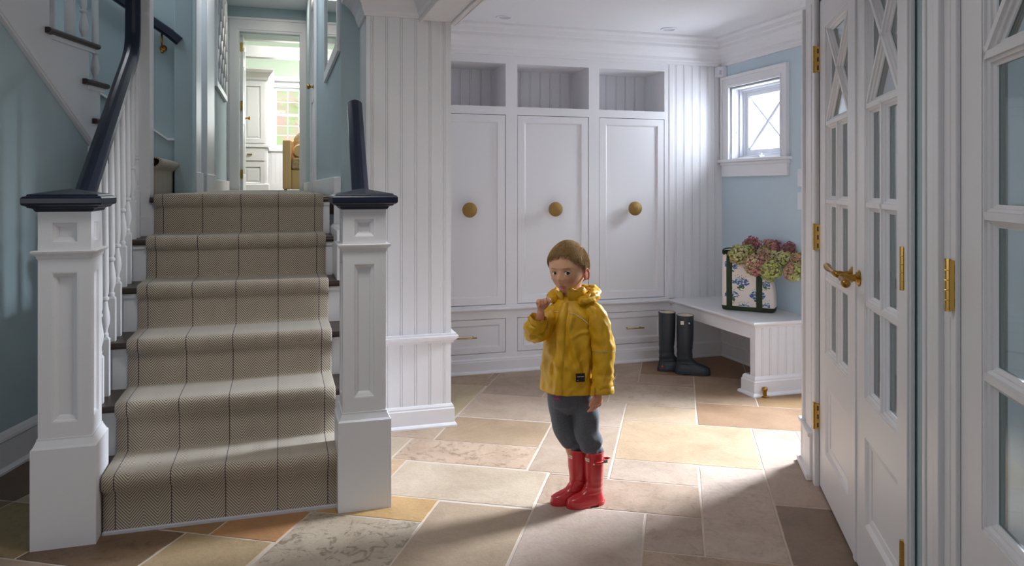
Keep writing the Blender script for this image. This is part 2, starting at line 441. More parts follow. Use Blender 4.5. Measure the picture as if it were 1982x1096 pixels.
# column cladding of beadboard with rail and base
b = MB(face_mY(.42, 3.88))
beadboard(b, .44, .09, 2.16, .0748, .013, start=.028)
b.build('wall_column_beadboard', M['white'])['kind'] = 'structure'
b = MB()
RAIL = [(0,.437),(.012,.437),(.014,.45),(.02,.455),(.034,.463),(.034,.474),(.026,.478),(.024,.486),(0,.486)]
b.sweep([(.42,4.5),(.42,3.88),(.86,3.88),(.86,4.3)], [(a,z) for a,z in RAIL], -1)
struct(b.build('trim_1', M['white']))
BASE = [(0,0),(.028,0),(.028,.008),(.022,.016),(.016,.02),(.016,.092),(.012,.096),(.012,.104),(.006,.114),(0,.116)]
b = MB(); b.sweep([(.42,4.5),(.42,3.88),(.86,3.88),(.86,4.3)], BASE, -1)
struct(b.build('baseboard_column', M['white']))
# header beam running from the column towards the camera, with crown
b = MB(); b.box(.70, .885, 1.9, 3.90, 2.12, 2.34)
for x0,x1,z0,z1 in ((.885,.90,2.105,2.15),(.885,.893,2.15,2.175),(.69,.705,2.105,2.13),(.86,.885,2.108,2.12)):
    b.box(x0, x1, 1.9, 3.92, z0, z1)
struct(b.build('trim_2', M['white'], bevel=.003))
CROWN2 = [(0,2.125),(.012,2.125),(.014,2.14),(.02,2.15),(.028,2.18),(.05,2.215),(.085,2.245),(.1,2.25),(.102,2.27),(.125,2.30),(.135,2.34),(0,2.34)]
b = MB(); b.sweep([(.42,4.19),(.42,3.88),(.70,3.88)], CROWN2, -1)
b.sweep([(.70,3.88),(.70,1.9)], CROWN2, -1)
struct(b.build('trim_3', M['white']))
# mudroom crown
CROWN = [(0,2.146),(.016,2.146),(.018,2.168),(.028,2.176),(.03,2.196),(.045,2.226),(.075,2.25),(.088,2.256),(.09,2.276),(.1,2.284),(.108,2.31),(.128,2.325),(.13,2.34),(0,2.34)]
b = MB(); b.sweep([(.86,4.9),(3.15,4.9),(3.15,2.79)], CROWN, -1)
b.box(.86,3.15,4.9,4.95,2.157,2.34)
struct(b.build('trim_4', M['white']))
# left wall baseboard
BASEL = [(0,0),(.03,0),(.03,.01),(.02,.02),(.016,.024),(.016,.135),(.022,.14),(.02,.152),(.01,.168),(0,.176)]
b = MB(); p0 = left_f(Vector((-5.5,0,0))); p1 = left_f(Vector((.64,0,0)))
b.sweep([(p1.x,p1.y),(p0.x,p0.y)], BASEL, 1); struct(b.build('baseboard_left', M['white']))

# glazed wall: casings, plinths, blue strip
b = MB(door_f)
for x0,x1 in ((3.345,3.615),(2.045,2.08),(1.765,1.925)):
    b.box(x0, x1, 0, .012, 0, 2.34)
for x0,x1,t in ((3.345,3.38,.02),(3.395,3.42,.018),(3.44,3.575,.018),(3.585,3.615,.03),(2.05,2.08,.018),(1.735,1.775,.01),(1.80,1.835,.024),(1.85,1.895,.018),(1.905,1.925,.020)):
    b.box(x0, x1, .0, t, 0, 2.05)
b.box(2.045, 3.44, 0, .018, 2.035, 2.12)
b.box(1.0, 1.925, 0, .022, 2.035, 2.12)
struct(b.build('trim_5', M['white'], bevel=.003))
b = MB(door_f)
b.box(3.40,3.645,-.14,.030,0,.20); b.box(3.40,3.66,-.15,.045,0,.028); b.box(3.40,3.655,-.145,.038,.185,.205)
struct(b.build('baseboard_glazed', M['white'], bevel=.006))
b = MB(door_f); b.box(3.60,3.618,-.14,.0,.2,2.34)
struct(b.build('trim_6', M['white']))

# ------------------------------------------------------------------ glazed doors
def bar(mb, p, q, sides=(1,)):
    """stepped glazing bar from p to q in local xz plane"""
    p = Vector((p[0],0,p[1])); q = Vector((q[0],0,q[1])); d = (q-p).normalized(); n = Vector((-d.z,0,d.x))
    for sgn in sides:
        base = -.0225
        pr = [(-.022,0),(-.022,.004),(-.015,.008),(-.0145,.012),(-.0085,.0155),(-.0075,.0205),(.0075,.0205),(.0085,.0155),(.0145,.012),(.015,.008),(.022,.004),(.022,0)]
        rs = []
        for c in (p, q):
            rs.append([tuple(c + n*w + Vector((0, base+sgn*h, 0))) for w, h in pr])
        mb.rings(rs)
def hinge(par, x, z, h=.105, w=.034):
    b = MB(door_f); b.box(x-.011, x+.011, .0, .020, z-h/2, z+h/2); b.tube([Vector((x,.020,z-h/2-.003)),Vector((x,.020,z+h/2+.003))], .0065, 10)
    for k in range(1,5): b.lathe((x,.020,z-h/2+h*k/5), [(.0069,-.0008),(.0073,0),(.0069,.0008)], 10)
    hg = b.build('hinge', M['brightbrass'], par)
    for k in range(3):
        c = MB(door_f); c.box(x-.0118, x-.0108, .005, .010, z-h/2+h*(k+.18)/3, z-h/2+h*(k+.72)/3); c.build('slot', M['black'], hg)
    return hg
def door_leaf(name, a0, a1, label, hz, panes=2):
    t = sempty(name, door_f(Vector(((a0+a1)/2, 0, 0)))); t['label'] = label
    st = .118; g0, g1, zb, zt = a0+st, a1-st, .584, 1.893
    z1, z2, z3 = .884, 1.195, 1.505; cx = (g0+g1)/2
    b = MB(door_f); pan = (g0, g1, .18, .46)
    b.plate(a0+.003, a1-.003, .012, 2.02, [(g0,g1,zb,zt), pan], 0, -.045)
    # raised lower panel
    b.recess(*pan, 0, [(0,0),(.006,.004),(.012,.010),(.03,.013),(.032,.016)])
    b.plate(pan[0], pan[1], pan[2], pan[3], [], -.024, -.045)
    b.build('door_frame', M['white'], t)
    m = MB(door_f); mo = MB(door_f)
    for p, q in (((g0,zb),(g1,zb)),((g0,zt),(g1,zt)),((g0,zb),(g0,zt)),((g1,zb),(g1,zt)),((g0,z1),(g1,z1)),((g0,z2),(g1,z2)),((g0,z3),(g1,z3)),((cx,zb),(cx,z3)),((g0,z3),(g1,zt)),((g0,zt),(g1,z3))):
        bar(m, p, q); bar(mo, p, q, (-1,))
    m.build('glazing_bars', M['white'], t); mo.build('outer_glazing_bars', M['outer_shade'], t)
    for k, (x0,x1,z0,z1_) in enumerate([(x0,x1,z0,z1_) for x0,x1 in ((g0,cx),(cx,g1)) for z0,z1_ in ((zb,z1),(z1,z2),(z2,z3))]+[(g0,g1,z3,zt)]):
        gm = MB(door_f); gm.box(x0+.002, x1-.002, -.0245, -.0205, z0+.002, z1_-.002); gm.build('glass_pane', M['glass'], t)
    for z in (.297, 1.044, 1.785): hinge(t, hz, z)
    return t
d1 = door_leaf('door_1', 2.69, 3.338, 'far leaf of the white glazed double doors, with brass lever', 3.345)
d2 = door_leaf('door_2', 2.085, 2.683, 'near leaf of the white glazed double doors, with brass knob', 2.082)
d3 = door_leaf('door_3', 1.07, 1.745, 'single white glazed door at the right edge of the photo', 1.752)
b = MB(door_f); b.box(2.672, 2.702, -.004, .006, .012, 2.02); b.build('astragal', M['white'], d1, bevel=.002)
# lever on the far leaf
def pj(x, y, z): return Vector((x, y, z))
b = MB(door_f); zc = .955
b.lathe((2.735,0,zc), [(.001,0),(.026,0),(.027,.003),(.02,.006),(.018,.01),(.012,.012),(.010,.03),(.012,.036),(.012,.05),(.008,.058),(.001,.06)], 20, (0,1,0))
b.build('lever_rose', M['brass'], d1, smooth=True, angle=50)
b = MB(door_f)
b.tube([(2.735,.05,zc),(2.77,.052,zc+.002),(2.80,.052,zc+.003),(2.83,.052,zc+.004),(2.86,.052,zc+.006),(2.89,.052,zc+.01),(2.915,.052,zc+.012)], [.011,.009,.007,.009,.0115,.013,.009], 14)
b.build('lever_handle', M['brass'], d1, smooth=True)
b = MB(door_f)
b.lathe((2.635,0,zc), [(.001,0),(.026,0),(.027,.003),(.02,.006),(.018,.01),(.012,.013),(.010,.035),(.013,.04),(.013,.055),(.009,.062),(.001,.064)], 20, (0,1,0))
b.build('knob_rose', M['brass'], d2, smooth=True, angle=50)
b = MB(door_f)
b.tube([(2.635,.055,zc),(2.61,.056,zc-.002),(2.59,.056,zc-.004),(2.575,.056,zc-.008)], [.010,.008,.007,.008], 12); b.ball((2.565,.056,zc-.01), .015)
b.build('knob_handle', M['brass'], d2, smooth=True)

# ------------------------------------------------------------------ window in the mudroom right wall
w = sempty('window_1', (3.15, 4.5, 1.45)); w['label'] = 'small window with crossed diagonal bars in the pale blue wall'
fR = face_mX(3.15, 4.9)
b = MB(fR)
b.plate(.02, .768, 1.455, 2.055, [(.112,.703,1.4,1.978)], .018, 0)
b.plate(.012, .776, 1.455, 2.063, [(.034,.754,1.4,2.04)], .028, 0)
b.plate(.085, .715, 1.455, 1.999, [(.112,.703,1.4,1.978)], .024, 0)
b.build('window_frame', M['white'], w, bevel=.003)
b = MB(fR); b.prism([(.0,1.430),(.045,1.430),(.05,1.44),(.045,1.452),(0,1.455)], 'x', -.01, .80) if False else b.box(-.0,.80,-.16,.045,1.432,1.455)
b.build('window_sill', M['white'], w, bevel=.005)
b = MB(fR); b.box(.02,.775,0,.022,1.328,1.432); b.box(.012,.783,0,.03,1.41,1.432); b.build('window_apron', M['white'], w, bevel=.004)
b = MB(fR)   # jamb liner and stops
b.plate(.115,.70,1.455,1.975,[(.126,.689,1.462,1.964)], .0, -.155)
b.plate(.124,.691,1.46,1.966,[(.14,.672,1.475,1.952)], -.06, -.152)
b.plate(.138,.675,1.47,1.955,[(.152,.658,1.49,1.94)], -.085, -.148)
b.build('window_jamb', M['plastic'], w, bevel=.003)
b = MB(fR)
b.plate(.150,.66,1.488,1.942,[(.182,.622,1.522,1.908)], -.10, -.14)
b.build('window_sash', M['plastic'], w, bevel=.004)
b = MB(fR); b.box(.176,.624,-.122,-.118,1.52,1.91); b.build('glass_pane', M['glass'], w)
b = MB(fR)
for (p, q, wd) in (((.178,1.522),(.622,1.908),.012),((.178,1.908),(.622,1.522),.006)):
    p = Vector((p[0],-.112,p[1])); q = Vector((q[0],-.112,q[1])); b.tube([p, q], wd, 6, flat=.7)
b.build('diagonal_muntin', M['plastic'], w)
b = MB(fR); b.box(.33,.43,-.06,-.02,1.458,1.475); b.tube([(.38,-.03,1.478),(.42,-.02,1.486),(.455,-.02,1.482)], .007, 8); b.build('crank_handle', M['plastic'], w, bevel=.003)
b = MB(fR); b.box(.112,.124,-.055,-.035,1.62,1.69); b.tube([(.12,-.045,1.66),(.14,-.035,1.64)], .005, 8); b.build('latch', M['plastic'], w, bevel=.002)
# glazed outside door, further along the same wall (it lets the daylight in)
d4 = sempty('door_4', (3.15, 3.4, 0)); d4['label'] = 'glazed outside door in the pale blue wall'
b = MB(fR); b.plate(1.12,1.95,0,2.05,[(1.20,1.87,.25,1.95)], -.06, -.11); b.build('door_frame', M['white'], d4)
b = MB(fR); b.plate(1.05,2.02,0,2.13,[(1.12,1.95,-1,2.05)], .02, 0); b.build('door_casing', M['white'], d4)
b = MB(fR); b.box(1.20,1.87,-.088,-.082,.25,1.95); b.build('glass_pane', M['glass'], d4)

# sensor, switches, recessed lights, doorstop
b = MB(fR); b.frustum(-.0+.005,.075,.0,.002,2.05,.0+.005,.075,0,.002,2.06) if False else None
b = MB(); b.prism([(3.15,4.9),(3.15,4.835),(3.118,4.842),(3.092,4.868),(3.085,4.9)], 'z', 2.065, 2.145)
sens = tag(b.build('motion_sensor', M['plastic'], bevel=.006), 'small white motion sensor high in the corner beside the window', 'sensor')
l_ = MB(); l_.box(3.10,3.115,4.848,4.858,2.085,2.115); l_.build('lens', M['lining'], sens)
for zc, lab in ((1.312,'upper of the two white double switch plates beside the glazed doors'),(1.166,'lower of the two white double switch plates beside the glazed doors')):
    b = MB(fR); b.box(.86,.975,0,.006,zc-.056,zc+.056)
    sw = tag(b.build('light_switch', M['plastic'], bevel=.002), lab, 'light switch', 'double switch plates')
    for k in (0,1):
        p = MB(fR); p.box(.872+k*.05,.905+k*.05,.006,.0095,zc-.034,zc+.034); p.build('rocker', M['plastic'], sw, bevel=.001)
for (x, y, z), lab in (((1.373,4.613,2.34),'recessed ceiling downlight nearer the column'),((2.555,4.626,2.34),'recessed ceiling downlight nearer the window'),((0.0,9.3,3.54),'recessed downlight in the hall ceiling at the top of the stairs')):
    b = MB(); b.lathe((x,y,z-.006), [(.038,.006),(.040,.0),(.056,.0),(.058,.003),(.058,.0059),(.04,.0059)], 32)
    dl = tag(b.build('ceiling_downlight', M['plastic'], smooth=True, angle=40), lab, 'ceiling light')
    b = MB(); b.lathe((x,y,z-.004), [(.001,.003),(.02,.0),(.037,.002),(.0385,.0038)], 24); b.build('lens', M['lining'], dl, smooth=True)
b = MB(); b.lathe((2.765,3.85,0), [(.001,0),(.028,0),(.028,.004),(.02,.007),(.012,.009),(.011,.03),(.013,.034),(.013,.037),(.001,.038)], 24)
ds = tag(b.build('door_stop', M['brass'], smooth=True, angle=45), 'small brass door stop on the floor by the bench end', 'door stop')
b = MB(); b.lathe((2.765,3.85,.037), [(.001,0),(.015,0),(.017,.004),(.017,.014),(.012,.019),(.001,.02)], 20); b.build('bumper', M['brass'], ds, smooth=True, angle=50)

# ------------------------------------------------------------------ lockers
def woven_knob(par, x, z):
    b = MB(); R_ = .049; cy = 4.86
    b.lathe((x,4.9,z), [(.001,0),(.014,0),(.012,.01),(.012,.03)], 16, (0,-1,0)); b.build('knob_stem', M['brass'], par)
    b = MB()
    rs = []
    n, m = 64, 40
    for j in range(m+1):
        ph = -PI/2+PI*j/m; ring = []
        for k in range(n):
            th = 2*PI*k/n
            dd = .0016*abs(math.sin(9*ph+ (PI/2 if (int(th/(2*PI)*18)%2) else 0)))+.0006*math.sin(36*th)
            rr = R_+dd
            c_ = max(math.cos(ph), 1e-4)
            ring.append((x+rr*c_*math.cos(th), cy - rr*.62*math.sin(ph)*1.0 - .004, z+rr*c_*math.sin(th)))
        rs.append(ring)
    b.rings(rs); k_ = b.build('knob', M['rope'], par, smooth=True); k_['label'] = 'gold woven ball knob'
units = [(.88, 1.5085, .945, 1.465, 'left of the three white lockers, half behind the column'), (1.5085, 2.115, 1.5485, 2.0755, 'middle of the three white lockers, behind the child'), (2.115, 2.71, 2.155, 2.669, 'right of the three white lockers, next to the beadboard')]
for n_, (x0, x1, o0, o1, lab) in enumerate(units):
    t = thing('locker_cabinet', lab, 'cabinet', ((x0+x1)/2, 4.9, 0), group='lockers')
    f = face_mY(0, 4.9)
    b = MB(f); b.plate(x0, x1, .10, 2.157, [(o0,o1,.13,.362),(o0,o1,.455,1.745),(o0,o1,1.800,2.093)], 0, -.02)
    b.box(x0,x1,.0,.012,.443,.452) ; b.build('face_frame', M['white'], t)
    b = MB(f)   # carcass
    for z0,z1 in ((.10,.118),(.40,.42),(1.78,1.80),(2.093,2.11)): b.box(x0,x1,-.44,-.02,z0,z1)
    b.box(x0,o0,-.44,-.02,.118,2.093); b.box(o1,x1,-.44,-.02,.118,2.093); b.box(o0,o1,-.44,-.43,.118,1.79)
    b.build('carcass', M['white'], t)
    b = MB(face_mY(o0, 5.21)); beadboard(b, o1-o0, 1.80, 2.093, .078, .012); b.build('cubby_back', M['white'], t)
    g = .0035
    b = MB(f); b.plate(o0+g,o1-g,.455+g,1.745-g,[(o0+.052,o1-.052,.455+.052,1.745-.048)],-.002,-.02)
    b.recess(o0+.052,o1-.052,.455+.052,1.745-.048,-.002,[(0,0),(.004,.002),(.009,.010),(.011,.012)])
    d = b.build('door', M['white'], t)
    woven_knob(d, {0:1.203,1:1.81,2:2.413}[n_], 1.10)
    b = MB(f); b.plate(o0+g,o1-g,.13+g,.362-g,[(o0+.04,o1-.04,.17,.322)],-.002,-.02)
    b.recess(o0+.04,o1-.04,.17,.322,-.002,[(0,0),(.004,.002),(.009,.010),(.011,.012)])
    d = b.build('drawer', M['white'], t)
    xc = {0:1.187,1:1.81,2:2.423}[n_]
    b = MB(); 
    for s in (-1,1): b.tube([(xc+s*.052,4.912,.245),(xc+s*.052,4.872,.245)], .0035, 8)
    b.tube([(xc-.068,4.870,.245),(xc+.068,4.870,.245)], .0045, 10); h = b.build('drawer_pull', M['brightbrass'], d, smooth=True); h['label'] = 'slim brass bar pull'
# beadboard panel right of the lockers and corner strips
b = MB(face_mY(2.735, 4.905)); beadboard(b, .415, .44, 2.16, .066, .012, start=.03)
struct(b.build('wall_back_beadboard', M['white']))
b = MB(face_mY(0, 4.9)); b.box(2.705,2.74,-.4,.004,.44,2.157); b.box(.42,.88,-.02,0,.0,2.16); struct(b.build('trim_7', M['white'], bevel=.003))
b = MB(); b.box(2.71, 3.15, 4.915, 5.36, 0, 2.34); struct(b.build('wall_back_corner', M['white']))
# ledge over the drawers and base
LEDGE = [(0,.405),(.012,.405),(.014,.414),(.024,.42),(.03,.424),(.036,.428),(.038,.436),(.034,.443),(0,.443)]
b = MB(); b.sweep([(.86,4.9),(2.715,4.9)], LEDGE, -1); b.box(2.69,2.735,4.865,4.9,.41,.4425); tag(b.build('cabinet_ledge', M['white']), 'white moulded ledge running above the drawers', 'ledge')
BASEC = [(0,0),(.03,0),(.03,.008),(.024,.016),(.016,.02),(.016,.078),(.012,.082),(.012,.09),(.006,.098),(0,.10)]
b = MB(); b.sweep([(.86,4.9),(2.72,4.9)], BASEC, -1); b.box(.86,2.71,4.9,4.93,0,.1); struct(b.build('baseboard_back', M['white']))

# ------------------------------------------------------------------ corner bench
t = thing('corner_bench', 'white built-in bench along the blue wall, its end panelled in beadboard', 'bench', (2.93, 4.4, 0))
SEAT = [(0,.405),(.004,.405),(.006,.414),(.016,.42),(.022,.424),(.028,.428),(.03,.436),(.026,.443),(0,.443)]
b = MB(); b.sweep([(2.72,4.9),(2.72,3.88),(3.15,3.88)], SEAT, 1 if False else -1)
b2 = MB(); b2.sweep([(3.15,3.88),(2.72,3.88),(2.72,4.9)], SEAT, -1)
# travel -X then +Y : left-hand normal of (3.15->2.72) is -Y
b = MB(); b.sweep([(2.72,4.9),(2.72,3.88),(3.15,3.88)], SEAT, -1)
b.box(2.72,3.15,3.88,4.91,.408,.4425)
b.build('seat', M['white'], t)
b = MB(); b.box(2.72,2.745,3.931,4.9,.335,.406); b.build('apron', M['white'], t, bevel=.003)
b = MB(); b.box(2.72,2.75,3.88,3.93,0,.406); b.box(2.75,3.15,3.893,3.93,0,.406)
b.build('end_panel', M['white'], t)
b = MB(face_mY(2.75, 3.88)); beadboard(b, .40, .09, .406, .056, .0125, start=.02); b.build('end_beadboard', M['white'], t)
BASEB = [(0,0),(.034,0),(.034,.008),(.028,.016),(.018,.02),(.018,.085),(.013,.09),(.013,.1),(.006,.112),(0,.116)]
b = MB(); b.sweep([(2.75,3.98),(2.72,3.98),(2.72,3.88),(3.15,3.88)], BASEB, -1); b.build('end_base', M['white'], t)
b = MB(); b.sweep([(2.71,4.9),(3.15,4.9),(3.15,3.95)], [(0,0),(.02,0),(.02,.008),(.014,.014),(.012,.016),(.012,.1),(.006,.112),(0,.116)], -1)
struct(b.build('baseboard_right', M['white']))
b = MB(face_mX(3.137, 4.9)); beadboard(b, .96, .11, .40, .056, .011); struct(b.build('wall_right_beadboard', M['white']))
b = MB(face_mY(2.71, 4.912)); b.box(0,.44,0,.011,.1,.40); struct(b.build('trim_8', M['white']))
# ------------------------------------------------------------------ main staircase
RZ, RG, Y1 = .2, .235, 3.01
def noseY(k): return Y1+RG*(k-1)
st = thing('staircase', 'straight flight of dark wooden treads and white risers rising to the hall', 'staircase', (-.15, 3.05, 0))
XR = {1:.38, 2:.38, 3:.38, 4:.38, 5:.262, 6:.262}
for k in range(1, 7):
    yn = noseY(k); z = RZ*k
    b = MB()
    yb = yn+RG+.035 if k < 6 else yn+.12
    x0 = -.70 if 1 < k < 6 else (-.60 if k == 1 else -.632)
    n = 6
    poly = [(yb, z-.028), (yb, z)]+[(yn+.014-.014*math.sin(PI*i/n), z-.014+.014*math.cos(PI*i/n)) for i in range(n+1)]
    if k == 1:
        b.prism(poly, 'x', -.612, .212); b.box(-.70,-.612,3.152,yb,z-.028,z); b.box(.212,.38,3.152,yb,z-.028,z)
    else: b.prism(poly, 'x', x0, XR[k])
    b.build('tread', M['wood'], st)
    b = MB()
    if k == 1: b.box(-.613, .213, yn+.032, yn+.05, 0, z-.028)
    else: b.box(-.672, XR[k]-.004, yn+.032, yn+.05, z-RZ-.0, z-.028)
    if k > 1: b.box(x0+.03, XR[k]-.004, yn+.018, yn+.032, z-.045, z-.028)
    b.build('riser', M['white'], st)
b = MB()
poly = [(3.155,0)]
for k in range(1, 6): poly += [(noseY(k)+.05 if k > 1 else 3.155, RZ*k-.028), (noseY(k+1)+.05, RZ*k-.028)]
poly += [(noseY(6)+.05,1.17),(4.24,1.17),(4.24,0)]
b.prism(poly, 'x', -.675, -.64); b.build('stringer', M['white'], st); b = MB(); b.prism(poly, 'x', .385, .415); b.build('stringer', M['white'], st)
b = MB(); b.box(.262,.418,3.72,4.2,.8,1.04); b.prism([(.262,1.04),(.418,1.04),(.418,1.055),(.275,1.055)], 'y', 3.72, 4.2)
b.box(.28,.318,4.195,4.222,1.0,1.305)
b.build('skirt_board', M['white'], st, bevel=.004)
# landing / hall floor
b = MB(); b.box(-3.2,.418,noseY(6)+.12,5.2,1.10,1.2); b.box(-.632,.32,5.2,10.22,1.10,1.2); struct(b.build('floor_hall', M['wood']))

# ------------------------------------------------------------------ runner
def runner_path(off):
    P = []
    for k in range(1, 7):
        yr = noseY(k)+.032-off; z0 = RZ*(k-1)+(off if k > 1 else 0); zt = RZ*k+off; yn = noseY(k)-off
        for i in range(9): P.append((yr, z0+(RZ*k-.06-z0)*i/8))
        r = .022
        P += [(yr-.004, RZ*k-.05), (yn+.006, RZ*k-.038)]
        for i in range(7):
            a = PI+ -i*PI/2/6
            P.append((yn+r+r*math.cos(a), zt-r+r*math.sin(a)))
        ye = noseY(k+1)+.032-off-.004 if k < 6 else 10.0
        ys = yn+r
        nn = 8 if k < 6 else 30
        for i in range(1, nn): P.append((ys+(ye-ys)*i/nn, zt))
        if k == 6: P.append((ye, zt))
    return P
def make_runner():
    o_ = runner_path(.016); i_ = runner_path(.004); X0, X1 = -.612, .223
    me = bpy.data.meshes.new('stair_runner'); bm = bmesh.new(); uvl = bm.loops.layers.uv.new('UVMap')
    xs = [X0, X0+.006]+[X0+.006+(X1-X0-.012)*i/12 for i in range(1,12)]+[X1-.006, X1]
    L = [0]
    for a, b_ in zip(o_, o_[1:]): L.append(L[-1]+math.hypot(b_[0]-a[0], b_[1]-a[1]))
    dz = lambda i: -.005 if i in (0, len(xs)-1) else 0
    grid = []
    for (y, z), (yi, zi) in zip(o_, i_):
        row = []
        for i, x in enumerate(xs):
            t = .5 if i in (0, len(xs)-1) else 0
            w = noise.noise(Vector((x*3, y*9, z*9)))*.0016
            row.append(bm.verts.new((x, y+(yi-y)*t+w*.5, z+(zi-z)*t+w)))
        grid.append(row)
    for j in range(len(grid)-1):
        for i in range(len(xs)-1):
            f = bm.faces.new((grid[j][i], grid[j][i+1], grid[j+1][i+1], grid[j+1][i])); f.smooth = True
            for l, (ii, jj) in zip(f.loops, ((i,j),(i+1,j),(i+1,j+1),(i,j+1))): l[uvl].uv = (xs[ii]-X0, L[jj])
    inner = [[bm.verts.new((x, y, z)) for x in (X0+.001, X1-.001)] for y, z in i_]
    for j in range(len(grid)-1):
        for s, i in ((0, 0), (1, len(xs)-1)):
            f = bm.faces.new((grid[j][i], grid[j+1][i], inner[j+1][s], inner[j][s])); f.smooth = True
            for l, q in zip(f.loops, (j, j+1, j+1, j)): l[uvl].uv = ((0.0 if s == 0 else X1-X0), L[q])
        f = bm.faces.new((inner[j][0], inner[j+1][0], inner[j+1][1], inner[j][1]))
    bmesh.ops.recalc_face_normals(bm, faces=bm.faces); bm.to_mesh(me); bm.free(); me.materials.append(M['runner'])
    o = bpy.data.objects.new('stair_runner', me); C.objects.link(o)
    tag(o, 'taupe herringbone stair runner with thin dark stripes on the main flight', 'stair runner')
    b = MB(); b.box(X0+.002, X1-.002, 3.010, 3.026, .0, .009); b.build('edge_binding', M['lining'], o)
make_runner()

# ------------------------------------------------------------------ newels
def newel(cx, cy, label, name='newel_post'):
    t = thing(name, label, 'newel post', (cx, cy, 0), group='newel posts')
    W = .1015; S = .0825
    b = MB(lambda p: Vector((cx+p.x, cy+p.y, p.z)))
    b.box(-W,W,-W,W,0,.345); b.frustum(-W,W,-W,W,.345,-W+.006,W-.006,-W+.006,W-.006,.352); b.frustum(-W+.006,W-.006,-W+.006,W-.006,.352,-S-.004,S+.004,-S-.004,S+.004,.372); b.box(-S-.004,S+.004,-S-.004,S+.004,.372,.378)
    b.build('plinth', M['white'], t)
    b = MB(lambda p: Vector((cx+p.x, cy+p.y, p.z))); b.box(-S+.026,S-.026,-S+.026,S-.026,.37,1.17)
    def face(ang):
        ca, sa = math.cos(ang), math.sin(ang)
        return lambda p: Vector((cx+p.x*ca-(-S-p.y)*-sa*-1 if False else cx+p.x*ca+(S+p.y)*sa, cy+p.x*sa-(S+p.y)*ca, p.z))
    st_ = [(0,0),(.005,.001),(.008,.008),(.016,.013),(.02,.018),(.022,.024)]
    for a in (0, PI/2, PI, -PI/2):
        b.f = face(a)
        h = (-S+.04, S-.04); e_ = S if a in (0, PI) else S-.026
        b.plate(-e_, e_, .37, 1.17, [(h[0],h[1],.43,.955),(h[0],h[1],1.055,1.132)], 0, -.026)
        b.recess(h[0],h[1],.43,.955,0,st_); b.recess(h[0],h[1],1.055,1.132,0,st_)
    b.build('shaft', M['white'], t)
    b = MB(lambda p: Vector((cx+p.x, cy+p.y, p.z)))
    pr = [(S+.001,1.0),(S+.004,1.003),(S+.006,1.012),(S+.018,1.022),(S+.02,1.028),(S+.016,1.031),(S+.001,1.031)]
    rs = [[(-w,-w,z),(w,-w,z),(w,w,z),(-w,w,z)] for w, z in pr]; b.rings(rs); b.build('collar', M['white'], t)
    b = MB(lambda p: Vector((cx+p.x, cy+p.y, p.z)))
    pr = [(S+.004,1.165),(S+.008,1.168),(S+.012,1.176),(S+.026,1.18),(S+.028,1.184),(S+.04,1.19),(S+.042,1.196),(S+.042,1.212),(S+.038,1.218),(S+.028,1.221),(S+.026,1.226),(.002,1.246)]
    b.rings([[(-w,-w,z),(w,-w,z),(w,w,z),(-w,w,z)] for w, z in pr]); b.build('cap', M['navy'], t, bevel=.0012)['label'] = 'navy lacquered cap'
    return t
newel(-.718, 3.052, 'left of the two white panelled newel posts with navy caps, foot of the stairs')
newel(.314, 3.052, 'right of the two white panelled newel posts with navy caps, foot of the stairs')

# ------------------------------------------------------------------ rails
RP = [(-.026,-.030),(.026,-.030),(.028,-.022),(.034,-.016),(.034,.012),(.028,.018),(.014,.027),(0,.030),(-.014,.027),(-.028,.018),(-.034,.012),(-.034,-.016),(-.028,-.022)]
def rail(mb, pts, side=(1,0,0), prof=RP):
    pts = [Vector(p) for p in pts]; s = Vector(side); rs = []
    for i, p in enumerate(pts):
        t = (pts[min(i+1,len(pts)-1)]-pts[max(i-1,0)]).normalized(); u = s.cross(t).normalized()
        if u.z < 0 or (abs(u.z) < .2 and u.dot(Vector((0,-1,0))) < 0 and side[0]): u = -u if u.z < -.2 else u
        rs.append([tuple(p+s*a+u*c) for a, c in prof])
    mb.rings(rs)
b = MB(); rail(b, cr([(-.696,3.14,1.215),(-.696,3.5,1.478),(-.696,3.8,1.70),(-.696,3.98,1.83),(-.696,4.06,1.895),(-.696,4.105,1.965),(-.696,4.12,2.06),(-.696,4.12,2.3),(-.696,4.12,2.65)], 6))
hr = tag(b.build('handrail', M['navy'], smooth=True, angle=16), 'long navy handrail with a gooseneck bend rising from the left newel post', 'handrail')
b = MB(); rail(b, [(.316,3.14,1.215),(.325,3.35,1.39),(.339,3.64,1.632),(.340,3.655,1.645)])
tag(b.build('handrail', M['navy'], smooth=True, angle=20), 'short navy handrail stub above the right newel post', 'handrail')
b = MB(); rail(b, [(-.60,5.13,2.165),(-.66,5.13,2.215),(-1.6,5.13,2.86)], (0,1,0))
wr = tag(b.build('handrail', M['navy'], smooth=True, angle=35), 'navy handrail fixed to the grey-blue wall at the landing', 'handrail')
b = MB(); b.lathe((-.705,5.198,2.13), [(.001,0),(.022,0),(.018,.006),(.008,.008)], 16, (0,-1,0)); b.tube([(-.705,5.19,2.13),(-.705,5.15,2.13),(-.705,5.13,2.15),(-.705,5.13,2.22)], .006, 8); b.ball((-.705,5.15,2.10), .010)
b.build('rail_bracket', M['brass'], wr, smooth=True)

